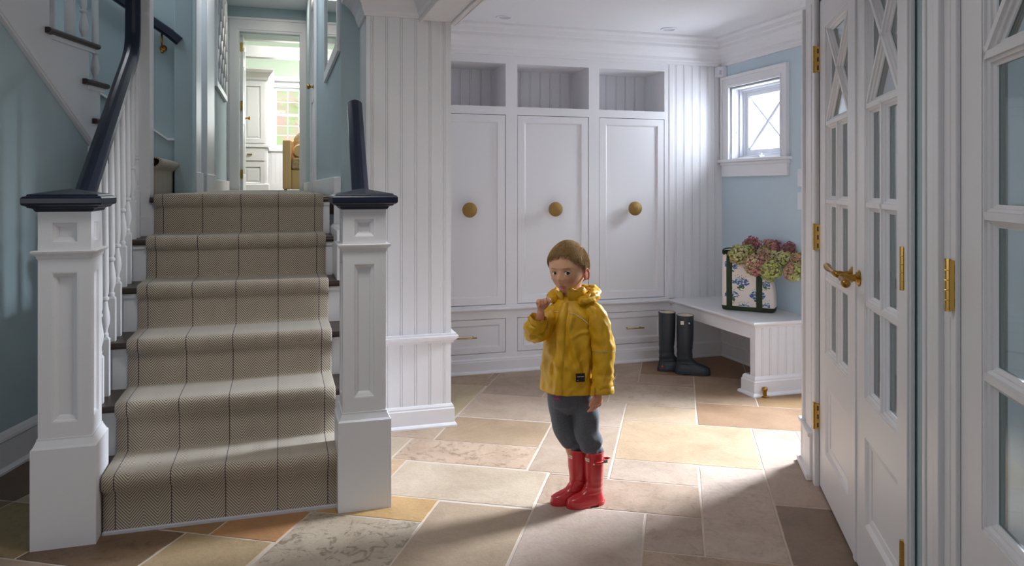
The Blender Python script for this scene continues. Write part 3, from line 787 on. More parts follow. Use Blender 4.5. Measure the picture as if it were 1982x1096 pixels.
# ------------------------------------------------------------------ balusters
def baluster_mesh(h, base=.2):
    b = MB(); q = .0165
    b.box(-q,q,-q,q,0,base-.01); b.frustum(-q,q,-q,q,base-.01,-.010,.010,-.010,.010,base)
    zt = h-.0
    b.lathe((0,0,0), [(.010,base-.002),(.013,base+.006),(.013,base+.012),(.009,base+.018),(.010,base+.03),(.017,base+.055),(.0185,base+.075),(.016,base+.10),(.010,base+.135),(.009,base+.145),(.015,base+.152),(.015,base+.160),(.009,base+.166),(.0135,base+.18),(.0145,base+.22),(.0125,(base+.22+h)/2),(.0095,h-.02),(.0095,h)], 16)
    return b
def baluster(x, y, z, h, label, group, base=.2):
    b = baluster_mesh(h, base); b.f = None
    b.v = [Vector((v[0]+x, v[1]+y, v[2]+z)) for v in b.v]
    o = b.build('baluster', M['white'], smooth=True, angle=30); tag(o, label, 'baluster', group); return o
def rz_at(y): return 1.215+(y-3.14)*.731-.026
for k in range(1, 6):
    for j, dy in enumerate((.065, .18)):
        y = noseY(k)+dy
        if y < 3.17 or y > 4.16: continue
        baluster(-.682, y, RZ*k, rz_at(y)-RZ*k+.01, 'white turned baluster on stair tread %s from the floor, %s of its pair' % (('one','two','three','four','five')[k-1], ('front','rear')[j]), 'balusters of the lower flight', .19+.05*j)

# tall white post at the landing
b = MB(); b.box(-.725,-.634,4.215,4.335,1.0,3.54)
for z in (1.0,): b.box(-.728,-.631,4.212,4.338,1.0,1.10)
b.box(-.72,-.639,4.22,4.33,1.0,3.5)
struct(b.build('trim_9', M['white'], bevel=.003))
# spandrel below the upper flight
E1 = left_f(Vector((.64,-.004,0))); E2 = left_f(Vector((.74,-.004,0)))
b = MB(); b.prism([(E1.x,E1.y),(E1.x+.02,E1.y-.03),(-.728,4.25),(-.728,4.30),(E2.x,E2.y+.08),(E2.x-.05,E2.y)], 'z', 0, 1.50)
struct(b.build('trim_10', M['white']))

# ------------------------------------------------------------------ upper flight
ut = thing('upper_staircase', 'upper flight of dark wooden treads with white stringer climbing to the left', 'staircase', (-1.0, 4.6, 1.2))
b = MB(left_f)
b.prism([(.64,1.49),(.736,1.49),(.736,1.59),(.70,1.59),(.70,1.79),(.585,1.79),(.585,1.99),(.235,1.99),(.235,2.19),(-.08,2.19),(-.08,2.325),(-.55,2.325),(-.11,2.035)], 'y', -.02, .012)
b.build('stringer', M['white'], ut)
b = MB(left_f)
for t0,t1 in (((.66,1.495),(-.45,2.267)),):
    dx = t1[0]-t0[0]; dz = t1[1]-t0[1]; l = math.hypot(dx,dz); nx, nz = -dz/l, dx/l
    if nz > 0: nx, nz = -nx, -nz
    for a0,a1,d in ((0,.016,.022),(.016,.034,.030),(.034,.044,.024)):
        b.prism([(t0[0]+nx*a0,t0[1]+nz*a0),(t1[0]+nx*a0,t1[1]+nz*a0),(t1[0]+nx*a1,t1[1]+nz*a1),(t0[0]+nx*a1,t0[1]+nz*a1)], 'y', .0, d)
b.box(.60,.655,0,.02,.0,1.47)
b.build('stringer_moulding', M['white'], ut, bevel=.002)
for s0,s1,z in ((.624,.79,1.62),(.528,.765,1.82),(.199,.668,2.02),(-.12,.25,2.22)):
    b = MB(left_f); rr = .014; zz = z-.014
    b.prism([(s0,zz-rr),(s1-rr,zz-rr)]+[(s1-rr+rr*math.sin(PI*i/6),zz-rr*math.cos(PI*i/6)) for i in range(1,6)]+[(s1-rr,zz+rr),(s0,zz+rr)], 'y', -.9, .03)
    b.tube([(s0-.004,.03,zz),(s1-rr,.03,zz)], rr, 10); b.build('tread', M['wood'], ut)
    b = MB(left_f); b.box(s0+.05,s1-.03,.008,.022,z-.05,z-.028); b.build('cove', M['white'], ut)
    b = MB(left_f); b.box(s1-.055,s1-.04,-.9,-.02,z-.2,z-.028); b.build('riser', M['white'], ut)
# first upper step off the landing, carpeted, facing the stairs
b = MB(); b.box(-.93,-.655,4.36,5.185,1.2,1.372); b.build('riser', M['white'], ut)
b = MB(); b.box(-.93,-.63,4.345,5.185,1.372,1.40); b.build('tread', M['wood'], ut, bevel=.01)
def upper_runner():
    me = bpy.data.meshes.new('stair_runner'); bm = bmesh.new(); uvl = bm.loops.layers.uv.new('UVMap')
    P = [(-.642,1.201+i*.02) for i in range(8)]+[(-.638,1.352),(-.62,1.362)]+[(-.628+.024*math.cos(a),1.388+.024*math.sin(a)) for a in [-.6+i*.35 for i in range(7)]]+[(-.66-i*.045,1.412) for i in range(6)]
    ys = [4.36+i*.1 for i in range(9)]; L = [0]
    for a, c_ in zip(P, P[1:]): L.append(L[-1]+math.hypot(c_[0]-a[0], c_[1]-a[1]))
    g = [[bm.verts.new((x, y, z)) for y in ys] for x, z in P]
    for j in range(len(P)-1):
        for i in range(len(ys)-1):
            f = bm.faces.new((g[j][i], g[j][i+1], g[j+1][i+1], g[j+1][i])); f.smooth = True
            for l, (ii, jj) in zip(f.loops, ((i,j),(i+1,j),(i+1,j+1),(i,j+1))): l[uvl].uv = (ys[ii]-4.3, L[jj])
    bmesh.ops.recalc_face_normals(bm, faces=bm.faces); bm.to_mesh(me); bm.free(); me.materials.append(M['runner'])
    o = bpy.data.objects.new('stair_runner', me); C.objects.link(o); s = o.modifiers.new('s', 'SOLIDIFY'); s.thickness = .008; s.offset = -1
    tag(o, 'herringbone runner end rounding over the first step of the upper flight', 'stair runner')
upper_runner()
for s, z, h, lab in ((.715,1.62,1.2,'turned baluster on the lowest visible upper tread'),(.60,1.82,1.1,'turned baluster on the middle upper tread'),(.47,2.02,1.0,'turned baluster at the rear of the topmost upper tread'),(.30,2.02,1.05,'turned baluster at the front of the topmost upper tread')):
    p = left_f(Vector((s, -.02, 0)))
    b = baluster_mesh(h, .21 if s > .5 else .24)
    b.v = [Vector((v[0]*1.25+p.x, v[1]*1.25+p.y, v[2]+z)) for v in b.v]
    tag(b.build('baluster', M['white'], smooth=True, angle=30), lab, 'baluster', 'balusters of the upper flight')
# landing wall skirting
b = MB(face_mY(0, 5.2)); b.prism([(-2.2,1.2),(-.528,1.2),(-.528,1.553),(-.675,1.553),(-2.2,2.66)], 'y', 0, .012); struct(b.build('wall_stair_skirt', M['foyblue']))
b = MB(face_mY(0, 5.2)); b.prism([(-.528,1.545),(-.528,1.562),(-.68,1.562),(-2.2,2.67),(-2.2,2.65),(-.675,1.545)], 'y', .0, .028); struct(b.build('trim_11', M['white'], bevel=.003))
b = MB(); b.box(-.632,-.528,5.12,5.32,1.2,3.54); b.box(-.605,-.585,5.11,5.12,1.56,3.54) if False else None
struct(b.build('trim_12', M['foyblue'], bevel=.004))

# ------------------------------------------------------------------ hall
b = MB()
for y0,y1,x in ((5.72,6.2,-.575),(6.5,7.35,-.570)):
    b.box(-.632, x, y0, y1, 1.2, 3.35); b.box(x, x+.012, y0, y0+.06, 1.2, 3.35); b.box(x, x+.015, y0-.01, y1+.01, 1.2, 1.36)
struct(b.build('trim_13', M['white'], bevel=.004))
b = MB(face_mY(0, 10.1))
b.plate(-.632,.36,1.2,3.40,[(-.492,.242,1.0,3.223)],.022,0); b.plate(-.61,.345,1.2,3.38,[(-.515,.265,1.0,3.246)],.032,0); b.box(-.632,.36,0,.045,3.37,3.40)
struct(b.build('trim_14', M['white'], bevel=.003))
b = MB(); b.box(-.625,-.60,7.4,10.06,1.2,1.33); b.box(.29,.32,4.222,7.1,1.2,1.31); b.box(.29,.32,8.15,10.06,1.2,1.31); struct(b.build('baseboard_hall', M['white'], bevel=.004))
b = MB(face_mX(.32, 8.15)); b.plate(0,1.05,1.2,3.30,[(.13,.92,1.0,3.17)],.022,0); struct(b.build('trim_15', M['white'], bevel=.003))
b = MB(face_mX(.32, 8.15)); b.plate(.13,.92,1.205,3.17,[(.22,.48,1.4,2.1),(.57,.83,1.4,2.1),(.22,.48,2.25,3.05),(.57,.83,2.25,3.05)],.014,.0)
hd = sempty('door_5', (.32,7.6,1.2)); b.build('door_frame', M['white'], hd)
b = MB(); b.lathe((.305,7.33,2.2), [(.001,0),(.025,0),(.022,.006),(.01,.01),(.009,.03),(.022,.04),(.026,.05),(.02,.062),(.001,.066)], 20, (-1,0,0)); b.build('door_knob', M['brass'], hd, smooth=True, angle=50)
# framed mirror on right hall wall
mr = thing('wall_mirror', 'large framed mirror on the right wall of the upper hall', 'mirror', (.31, 4.9, 2.5))
b = MB(face_mX(.3195, 5.6)); b.plate(0,1.335,2.005,3.2,[(.06,1.275,2.075,3.13)],.018,0); b.build('frame', M['white'], mr, bevel=.003)
b = MB(face_mX(.3195, 5.6)); b.box(.058,1.277,.001,.006,2.073,3.132); b.build('mirror_glass', M['mirror'], mr)
# white fretwork panel on the left hall wall
fr = thing('fretwork_panel', 'white fretwork frame with crossed lattice on the left hall wall', 'frame', (-.63, 8.9, 2.8))
b = MB(lambda p: Vector((-.630+p.y, 8.1+p.x, p.z)))
b.plate(0,1.5,2.27,3.45,[(.06,1.44,2.33,3.39)],.03,0)
for k in range(4):
    for j in range(3):
        x0 = .06+k*.345; z0 = 2.33+j*.353; xm, zm = x0+.1725, z0+.1765
        for p, q in (((x0,zm),(xm,z0)),((xm,z0),(x0+.345,zm)),((x0+.345,zm),(xm,z0+.353)),((xm,z0+.353),(x0,zm))):
            b.tube([(p[0],.02,p[1]),(q[0],.02,q[1])], .014, 4)
b.build('lattice', M['white'], fr)
b = MB(lambda p: Vector((-.630+p.y, 8.1+p.x, p.z))); b.box(.05,1.45,.001,.005,2.32,3.40); b.build('backing', M['mirror'], fr)

# ------------------------------------------------------------------ room beyond
b = MB(); b.box(-2.6,2.6,10.22,15.1,1.10,1.19); struct(b.build('floor_far', M['wood']))
b = MB(face_mY(0, 14.8)); b.plate(-2.6,2.6,1.19,4.1,[(-.11,.80,2.0,3.13)],0,-.12); struct(b.build('wall_far', M['green']))
b = MB(); b.box(-2.7,-2.6,10.22,14.92,1.1,4.1); struct(b.build('wall_far_left', M['green']))
b = MB(); b.box(2.6,2.7,10.22,14.92,1.1,4.1); struct(b.build('wall_far_right', M['green']))
b = MB(); b.box(-2.6,-.75,10.1,10.22,1.1,4.1); b.box(.60,2.6,10.1,10.22,1.1,4.1); b.box(-.75,.60,10.1,10.22,3.54,4.1); struct(b.build('wall_far_front', M['green']))
b = MB(); b.box(-2.6,2.6,10.22,14.8,4.0,4.1); struct(b.build('ceiling_far', M['green']))
b = MB(); b.box(-2.6,2.6,11.0,11.14,3.30,3.52); b.box(-2.6,2.6,12.6,12.76,3.32,3.50); b.box(-2.6,2.6,14.66,14.8,3.24,3.32)
struct(b.build('trim_16', M['white'], bevel=.006))
b = MB(face_mY(-2.6, 14.785)); beadboard(b, 5.2, 1.2, 1.93, .08, .01); b.box(0,5.2,0,.04,1.93,1.97); b.box(0,5.2,0,.02,1.2,1.33); struct(b.build('trim_17', M['white']))
w2 = sempty('window_2', (.35,14.8,2.5))
b = MB(face_mY(0, 14.8)); b.plate(-.27,.96,1.97,3.24,[(-.11,.80,2.0,3.13)],.03,0); b.box(-.3,.99,0,.06,1.95,1.985); b.build('window_frame', M['white'], w2)
b = MB(face_mY(0, 14.8)); b.plate(-.11,.80,2.0,3.13,[(-.06,.75,2.05,2.60),(-.06,.75,2.64,3.08)],-.03,-.07)
for z0,z1,n in ((2.05,2.60,3),(2.64,3.08,2)):
    for i in range(1,4): b.box(-.06+.81*i/4-.007,-.06+.81*i/4+.007,-.06,-.04,z0,z1)
    for i in range(1,n): b.box(-.06,.75,-.06,-.04,z0+(z1-z0)*i/n-.007,z0+(z1-z0)*i/n+.007)
b.build('window_sash', M['plastic'], w2)
b = MB(face_mY(0, 14.8)); b.box(-.07,.76,-.052,-.048,2.04,3.09); b.build('glass_pane', M['glass'], w2)
# door leaf standing open
d6 = sempty('door_6', (-.49,10.22,1.2))
b = MB(lambda p: Vector((-.452+p.y, 10.225+p.x, p.z))); hs = [(.12,.34,1.42,2.1),(.42,.64,1.42,2.1),(.12,.34,2.25,2.85),(.42,.64,2.25,2.85),(.12,.34,2.95,3.1),(.42,.64,2.95,3.1)]
b.plate(0,.76,1.2,3.21,hs,0,-.035)
for h in hs: b.recess(*h,0,[(0,0),(.01,.01),(.03,.014)])
b.build('door_frame', M['white'], d6)
b = MB(); b.lathe((-.452,10.91,2.2), [(.001,0),(.025,0),(.022,.006),(.01,.01),(.009,.03),(.022,.04),(.026,.05),(.02,.062),(.001,.066)], 20, (1,0,0)); b.build('door_knob', M['brass'], d6, smooth=True, angle=50)
for z in (1.42, 2.30, 3.05):
    b = MB(); b.box(-.49,-.452,10.215,10.225,z-.055,z+.055); b.tube([(-.468,10.21,z-.06),(-.468,10.21,z+.06)], .007, 8); b.build('hinge', M['brightbrass'], d6)
# built-in cabinet
ct = thing('tall_cabinet', 'tall white built-in cabinet in the room beyond the hall', 'cabinet', (-.8,13.2,1.2))
f = face_mY(0, 13.2)
b = MB(f); b.box(-1.6,-.21,-1.5,0,1.2,3.12); b.build('body', M['white'], ct)
b = MB(); b.sweep([(-1.6,13.2),(-.21,13.2),(-.21,14.7)], [(0,3.04),(.02,3.04),(.03,3.08),(.07,3.14),(.09,3.16),(.11,3.20),(.11,3.22),(0,3.22)], -1); b.box(-1.6,-.21,13.2,14.7,3.12,3.22); b.build('crown', M['white'], ct)
for z0,z1 in ((1.99,3.0),(1.26,1.66)):
    for x0,x1 in ((-.62,-.24),(-1.02,-.64)):
        b = MB(f); b.plate(x0,x1,z0,z1,[(x0+.07,x1-.07,z0+.07,z1-.07)],.016,.001); b.recess(x0+.07,x1-.07,z0+.07,z1-.07,.016,[(0,0),(.01,.012),(.04,.006)]); b.build('door', M['white'], ct)
b = MB(f); b.plate(-.62,-.24,1.70,1.90,[],.016,.001); dr = b.build('drawer', M['white'], ct)
b = MB(f); b.tube([(-.52,.03,1.80),(-.44,.03,1.80)], .009, 8); b.build('drawer_pull', M['brass'], dr)
b = MB(); b.sweep([(-1.6,13.2),(-.21,13.2),(-.21,14.7)], [(0,1.92),(.03,1.92),(.03,1.95),(0,1.95)], -1); b.sweep([(-1.6,13.2),(-.21,13.2),(-.21,14.7)], [(0,1.2),(.03,1.2),(.03,1.30),(0,1.32)], -1); b.build('moulding', M['white'], ct)
# sofa
sf = thing('sofa', 'tan upholstered sofa end seen through the far doorway', 'sofa', (.8,12.2,1.19))
b = MB(); b.box(.04,.16,11.7,12.6,1.22,1.96); b.build('arm', M['tan'], sf, bevel=.02)
b = MB(); b.box(.16,1.7,11.75,12.6,1.22,1.52); b.box(1.7,1.82,11.7,12.6,1.22,1.96); b.build('base', M['tan'], sf, bevel=.015)
b = MB(); b.box(.165,.9,11.72,12.45,1.52,1.70); b.build('seat_cushion', M['tandark'], sf, bevel=.03)
b = MB(); b.box(.16,1.7,12.45,12.62,1.5,2.0); b.build('backrest', M['tan'], sf, bevel=.03)
for x,y in ((.08,11.75),(.08,12.55),(1.78,11.75),(1.78,12.55)):
    b = MB(); b.box(x-.02,x+.02,y-.02,y+.02,1.19,1.22); b.build('leg', M['wood'], sf)
b = MB(); b.lathe((.285,11.74,1.80), [(.001,0),(.085,0),(.1,.02),(.1,.5),(.085,.52),(.001,.52)], 24, (0,1,0)); tag(b.build('bolster', M['tan'], smooth=True, angle=50), 'round tan bolster on the sofa seat', 'cushion')
b = MB(); b.ball((.40,12.33,1.95), .2, 20, 12, 1, .35, 1); tag(b.build('throw_pillow', M['tandark'], smooth=True), 'plaid pillow leaning on the sofa back', 'cushion')

# ------------------------------------------------------------------ outside
b = MB(door_f); b.box(-3.5,4.2,-3.0,-.15,2.5,2.6); struct(b.build('ceiling_light_block', M['siding']))  # unseen roof added to dim the daylight outside the glazed doors
b = MB(); b.box(-.9,20,-20,30,-.4,-.12) if False else b.prism([(2.9,2.4),(3.6,2.6),(3.6,20),(14,20),(14,-12),(-1.9,-12),(-.6,-3.2)], 'z', -.35, -.14)
struct(b.build('ground_outside', M['stoneout']))
b = MB(door_f)
b.box(-3.5,5.4,-4.2,-3.9,.0,2.9)
for k in range(19): b.box(-3.5,5.4,-3.9,-3.885+.0,.72+k*.115,.72+k*.115+.1)
hs_ = thing('neighbouring_house', 'white clapboard wall with stone base seen through the glazed doors', 'building', door_f(Vector((0,-4,-.14))))
b.build('clapboard_wall', M['siding'], hs_)
b = MB(door_f); b.box(-3.5,5.4,-3.88,-3.8,-.14,.70); b.build('stone_base', M['stoneout'], hs_)
def bush(c, r, lab, m, seed, n=500, cat='shrub'):
    rr = random.Random(seed); b = MB(); c = Vector(c)
    b.ball(c, r*(.8 if cat == 'shrub' else .6), 16, 10)
    for k in range(n):
        d = Vector((rr.gauss(0,1), rr.gauss(0,1), rr.gauss(0,1))).normalized(); p = c+d*r*(.75+.3*rr.random())*(1 if cat == 'shrub' else rr.random()**.4); s = r*(.11 if cat == 'shrub' else .05)
        u = d.orthogonal().normalized(); u.rotate(Matrix.Rotation(rr.random()*6, 3, d)); v = d.cross(u); u = (u+d*.6).normalized()
        b.quad(p-u*s, p+v*s*.6, p+u*s, p-v*s*.6)
    if cat != 'shrub': b.tube([(c.x,c.y,-.2),(c.x+.05,c.y,1.2),(c.x,c.y,c.z)], [.16,.12,.08], 10)
    return tag(b.build('garden_shrub' if cat == 'shrub' else 'autumn_tree', m, weld=False), lab, cat)
bush(door_f(Vector((2.3,-3.2,.35))), .5, 'green shrub outside the double doors', M['hedge'], 1)
bush(door_f(Vector((3.6,-3.2,.3))), .45, 'green shrub outside beyond the far door leaf', M['hedge'], 2)
bush(door_f(Vector((.9,-2.9,.25))), .4, 'green shrub outside the single glazed door', M['hedge'], 3)
bush((0.2,19.5,2.9), 2.2, 'autumn-coloured tree outside the far window', M['autumn'], 5, 700, 'tree')

# ------------------------------------------------------------------ tall boots
def boot(name, label, cx, cy, yaw, H, L, Wd, m, group, parent=None, cat='boot', soleH=.018, tread=True):
    """slice-lofted rubber boot; toe along local +x"""
    ca, sa = math.cos(yaw), math.sin(yaw)
    fx = lambda p: Vector((cx+p.x*ca-p.y*sa, cy+p.x*sa+p.y*ca, p.z))
    hs = L/.27; k = H/.40
    if parent is None:
        t = thing(name, label, cat, (cx, cy, 0), yaw, group)
    else: t = parent
    # z, heel x, toe x, half width, exponent
    S = [(soleH,-.072,.188,.046,2.4),(soleH+.008,-.074,.192,.048,2.4),(.035,-.072,.190,.047,2.3),(.05,-.068,.184,.046,2.3),(.062,-.066,.168,.043,2.2),(.075,-.064,.134,.040,2.1),(.088,-.062,.098,.039,2.0),(.105,-.062,.074,.040,2),(.125,-.062,.060,.042,2),(.15,-.062,.055,.045,2),(.19,-.062,.056,.050,2),(.24,-.064,.062,.057,2),(.30,-.065,.064,.062,2),(.36,-.065,.065,.0635,2),(.392,-.065,.065,.064,2)]
    n = 40; b = MB(fx); rs = []
    Sx = cr([tuple(s_) for s_ in S], 3)
    zs = lambda z: z*hs if z < .12 else .12*hs+(z-.12)*(H-.12*hs)/(.40-.12)
    def ring(z, xh, xt, w, e, inset=0):
        o = []; c_ = (xh+xt)/2*hs; a = (xt-xh)/2*hs-inset; w_ = w*Wd-inset
        for j in range(n):
            th = 2*PI*j/n; co, si = math.cos(th), math.sin(th)
            x = c_+a*math.copysign(abs(co)**(2/e), co)
            y = w_*math.copysign(abs(si)**(2/e), si)
            if z < .08 and xt > .1:   # waist of the foot
                u = (x/hs-.03)/.05; y *= 1-.14*math.exp(-u*u)
            wr = (.0016 if H > .3 else .0010)*math.sin(z*140+3*math.sin(th))*(1 if .09 < z < .2 else .15)
            o.append((x+wr*co, y+wr*si, zs(z)))
        return o
    for s_ in Sx: rs.append(ring(*s_))
    b.rings(rs, cap=True, capb=False)
    T = S[-1]
    b.rings([ring(.392,*T[1:]), ring(.396,*T[1:],-.0015), ring(.40,*T[1:],-.001), ring(.4005,*T[1:],.002), ring(.396,*T[1:],.003), ring(.30,*T[1:],.004)], cap=False)
    if parent is None:
        q_ = MB(fx); q_.rings([ring(.3985,*T[1:],.0032), ring(.3985,*T[1:],.0045), ring(.33,*T[1:],.0050), ring(.33,*T[1:],.0042)], cap=False); q_.build('lining', M['cream'], t, smooth=True, angle=40)
    o = b.build('upper' if parent is None else 'rain_boot', m, t, smooth=True, angle=60)
    par = o if parent is not None else t
    b = MB(fx); rs = []
    for z, gr in ((0,.0),(.006,.002),(.016*1,.003),(soleH+.004,.001)):
        rs.append([(x+(.0), y, (z if z < .01 else z)) for x, y, _ in ring(soleH,-.072-gr,.188+gr,.047+gr,2.4)])
    b2 = MB(fx)
    for x0,x1,zb in ((-.07,-.012,0),(.05,.185,0)):
        pass
    # heel block + fore sole
    def slab(xa, xb, z0, z1, g=.002):
        out = [p for p in ring(soleH,-.072-g/hs,.188+g/hs,.046+g,2.4)]
        rs_ = []
        for z in (z0, z1):
            rs_.append([(min(max(x, xa*hs), xb*hs), y, z) for x, y, _ in out])
        b2.rings(rs_)
    slab(-.2,-.01,0,soleH+.003,.003); slab(.045,.3,0,soleH*.75,.003); slab(-.2,.3,soleH*.55,soleH+.005,.0035)
    b2.build('sole', m, par, smooth=True, angle=30)
    return t, o, fx, hs
R_ang = math.atan2(-.2945, .9557)
def wpos(px, d):
    l = (px-991)/1457*d; return (d*.2945+l*.9557*1 if False else d*math.sin(math.atan2(449,1457))+l*math.cos(math.atan2(449,1457)), d*math.cos(math.atan2(449,1457))-l*math.sin(math.atan2(449,1457)))
x_, y_ = wpos(1326, 5.05)
t, o, fx, hs = boot('rain_boot', 'front one of the two tall dark slate rain boots, buckle at the top', x_, y_, R_ang-.22, .395, .235, 1.05, M['rubber'], 'tall rain boots', soleH=.013)
b = MB(fx)
def ringpt(th, z, r=.064, e=.0022): return (r*math.cos(th)*.99+math.copysign(0,1), (r+e)*math.sin(th), z)
b.tube([((.0585+.003)*math.cos(a), (.064+.0025)*math.sin(a), .352) for a in [-2.2+i*.15 for i in range(12)]], .008, 6, flat=.3); b.build('strap', M['rubber'], t)
b = MB(fx); b.box(-.030,-.008,-.0705,-.066,.340,.364); b.build('buckle', M['metal'], t, bevel=.001); b = MB(fx); b.box(.022,.030,-.068,-.063,.346,.356); b.build('strap_stud', M['metal'], t, bevel=.001)
x_, y_ = wpos(1291, 5.14)
t, o, fx, hs = boot('rain_boot', 'rear one of the two tall dark slate rain boots', x_, y_, R_ang+.05, .40, .235, 1.05, M['rubber'], 'tall rain boots', soleH=.013)
b = MB(fx); b.lathe((-.045,-.050,.04), [(.001,0),(.006,0),(.006,.0035),(.001,.004)], 12, (-.3,-1,0)); b.build('red_stud', M['red'], t)

# ------------------------------------------------------------------ tote bag and hydrangeas
O = Vector((2.785, 4.345)); ux = Vector((.703,-.711)); uy = Vector((.711,.703))
TB = lambda p: Vector((O.x+ux.x*p.x+uy.x*p.y, O.y+ux.y*p.x+uy.y*p.y, .4432+p.z))
Wb, Db = .335, .125
def bagpt(u, v, z):   # u 0..1 around? used for front: x across, z up
    return None
def bag_ring(z, inset=0):
    t = z/.385; W = Wb*(1+.02*math.sin(PI*min(1,t*1.6)))-.035*t; D = Db*(1-.25*t); x0 = (.0 if t < .9 else 0)+.0*t
    x0 = -.0+.005*t
    n = 14; o = []; r = .022; x1 = x0+W
    def bul(x): return -.012*math.sin(PI*(x-x0)/W)*(math.sin(PI*min(1,t*.95))+.2)+.004*math.sin(14*x+z*18)*t
    a0, a1, c0, c1 = x0+inset, x1-inset, inset, D-inset
    for i in range(n+1): x = a0+r+(a1-a0-2*r)*i/n; o.append((x, c0+bul(x), z+zl(x,t)))
    for i in range(1,5): a = -PI/2+PI/2*i/5; o.append((a1-r+r*math.cos(a), c0+r+r*math.sin(a), z+zl(a1,t)))
    for i in range(5): a = PI/2*i/5; o.append((a1-r+r*math.cos(a), c1-r+r*math.sin(a), z+zl(a1,t)))
    for i in range(n+1): x = a1-r-(a1-a0-2*r)*i/n; o.append((x, c1-bul(x), z+zl(x,t)))
    for i in range(1,5): a = PI/2+PI/2*i/5; o.append((a0+r+r*math.cos(a), c1-r+r*math.sin(a), z+zl(a0,t)))
    for i in range(5): a = PI+PI/2*i/5; o.append((a0+r+r*math.cos(a), c0+r+r*math.sin(a), z+zl(a0,t)))
    return o
def zl(x, t):     # the rim droops to the right under the flowers
    return -max(0, t-.35)*(.10*min(1,max(0,(x-.06)/.25)))
bag = thing('tote_bag', 'cream canvas tote bag printed with blue flowers, standing on the bench', 'bag', TB(Vector((.16,.06,0))))
b = MB(TB); zs_ = [.03+(.385-.03)*i/16 for i in range(17)]
b.rings([bag_ring(0,.012), bag_ring(.03,0)]+[bag_ring(z) for z in zs_[1:]], capb=False)
b.rings([bag_ring(.385,.0), bag_ring(.386,.002), bag_ring(.36,.003), bag_ring(.10,.003)], cap=False)
b.build('bag_body', M['canvas'], bag, smooth=True, angle=50)
b = MB(TB); b.rings([bag_ring(.0,.010), bag_ring(.004,.004), bag_ring(.03,-.002), bag_ring(.031,.002)]); b.build('bottom_band', M['webbing'], bag, smooth=True, angle=50)
b = MB(TB); b.rings([bag_ring(.368,-.002), bag_ring(.388,-.002), bag_ring(.389,.003), bag_ring(.368,.004)], closed=True); b.build('rim_binding', M['webbing'], bag, smooth=True, angle=50)
def front(x, z, off=.0):
    t = z/.385; W = Wb*(1+.02*math.sin(PI*min(1,t*1.6)))-.035*t; x0 = .005*t
    y = -.012*math.sin(PI*(x-x0)/W)*(math.sin(PI*min(1,t*.95))+.2)+.004*math.sin(14*x+z*18)*t
    return (x, y-off, z+zl(x,t))
for xa in (.035, .225):
    b = MB(TB); n = 24; w = .019
    for i in range(n):
        za, zb = .012+.368*i/n, .012+.368*(i+1)/n
        A = [front(xa,za,.002),front(xa+2*w,za,.002),front(xa+2*w,zb,.002),front(xa,zb,.002)]; B_ = [front(xa,za,.0005),front(xa+2*w,za,.0005),front(xa+2*w,zb,.0005),front(xa,zb,.0005)]
        b.quad(*A)
        for k in range(4): b.quad(A[k],A[(k+1)%4],B_[(k+1)%4],B_[k])
    b.build('strap', M['webbing'], bag)
b = MB(TB)   # handle loop fallen over the left rim
b.tube(cr([(.02,.0,.365),(.012,-.004,.392),(.03,-.002,.405),(.07,.03,.408),(.10,.07,.398),(.11,.08,.37)],6), .016, 8, flat=.25, up=(0,1,0)); b.build('handle', M['webbing'], bag, smooth=True)
def blossoms():
    rr = random.Random(4); b = MB(TB)
    def petal(cx, cz, rx, rz, m, off, n=8, rot=0, wob=.25):
        b.m = m; pts = []
        ph = rr.random()*6
        for i in range(n):
            a = 2*PI*i/n; q = 1+wob*math.sin(3*a+ph)
            x = rx*q*math.cos(a); z = rz*q*math.sin(a)
            x, z = x*math.cos(rot)-z*math.sin(rot), x*math.sin(rot)+z*math.cos(rot)
            X, Z_ = cx+x, cz+z
            if X < .024 or X > Wb-.026 or Z_ < .034 or Z_ > .366: 
                X = min(max(X,.024),Wb-.026); Z_ = min(max(Z_,.034),.366)
            pts.append(front(X, Z_, off))
        b.F(*[b.P(*p) for p in pts])
    for cx, cz, s in ((.128,.196,1.25),(.062,.30,1.1),(.068,.105,1.1),(.235,.11,1.15),(.145,.02,1.1),(.288,.20,1.0),(.30,.045,1.0)):
        for k in range(70):
            a = rr.random()*2*PI; q = math.sqrt(rr.random()); x = cx+q*.042*s*math.cos(a); z = cz+q*.023*s*math.sin(a)
            up = z > cz+.006*s
            petal(x, z, .0065*s, .0032*s, 1 if (up and rr.random() < .55 and abs(x-cx) < .026*s) else 0, .0008+rr.random()*.0006, rot=rr.uniform(-.5,.5))
        for k in range(14):
            petal(cx+rr.uniform(-.016,.018)*s, cz-(.024+rr.random()*.012)*s, .006*s, .004*s, 2, .0013, rot=rr.uniform(-1,1))
        for k in range(5): petal(cx+rr.uniform(-.014,.014)*s, cz-(.042+rr.random()*.008)*s, .002*s, .003*s, 3, .0012)
        for k in range(6): petal(cx+(-.026+k*.0105)*s, cz+(.030+(k%2)*.007)*s, .0022*s, .0022*s, 3, .0012)
    b.build('printed_flowers', [M['printblue'], M['printlight'], M['printgreen'], M['printbrown']], bag, weld=False)
blossoms()
HG = mat('hydrangea_green', (176,184,108), .8); HP = mat('hydrangea_pink', (196,130,132), .8); HD = mat('hydrangea_dusty', (188,148,124), .8); HC = mat('hydrangea_cream', (196,190,140), .8); HM = mat('hydrangea_mauve', (160,98,106), .8); HK = mat('hydrangea_core', (128,112,82), .9); SM = mat('plant_stem', (92,104,58), .8)
def at3(px, py, d):
    x, y = wpos(px, d); return Vector((x, y, 1.25+(363-py)*d/1457))
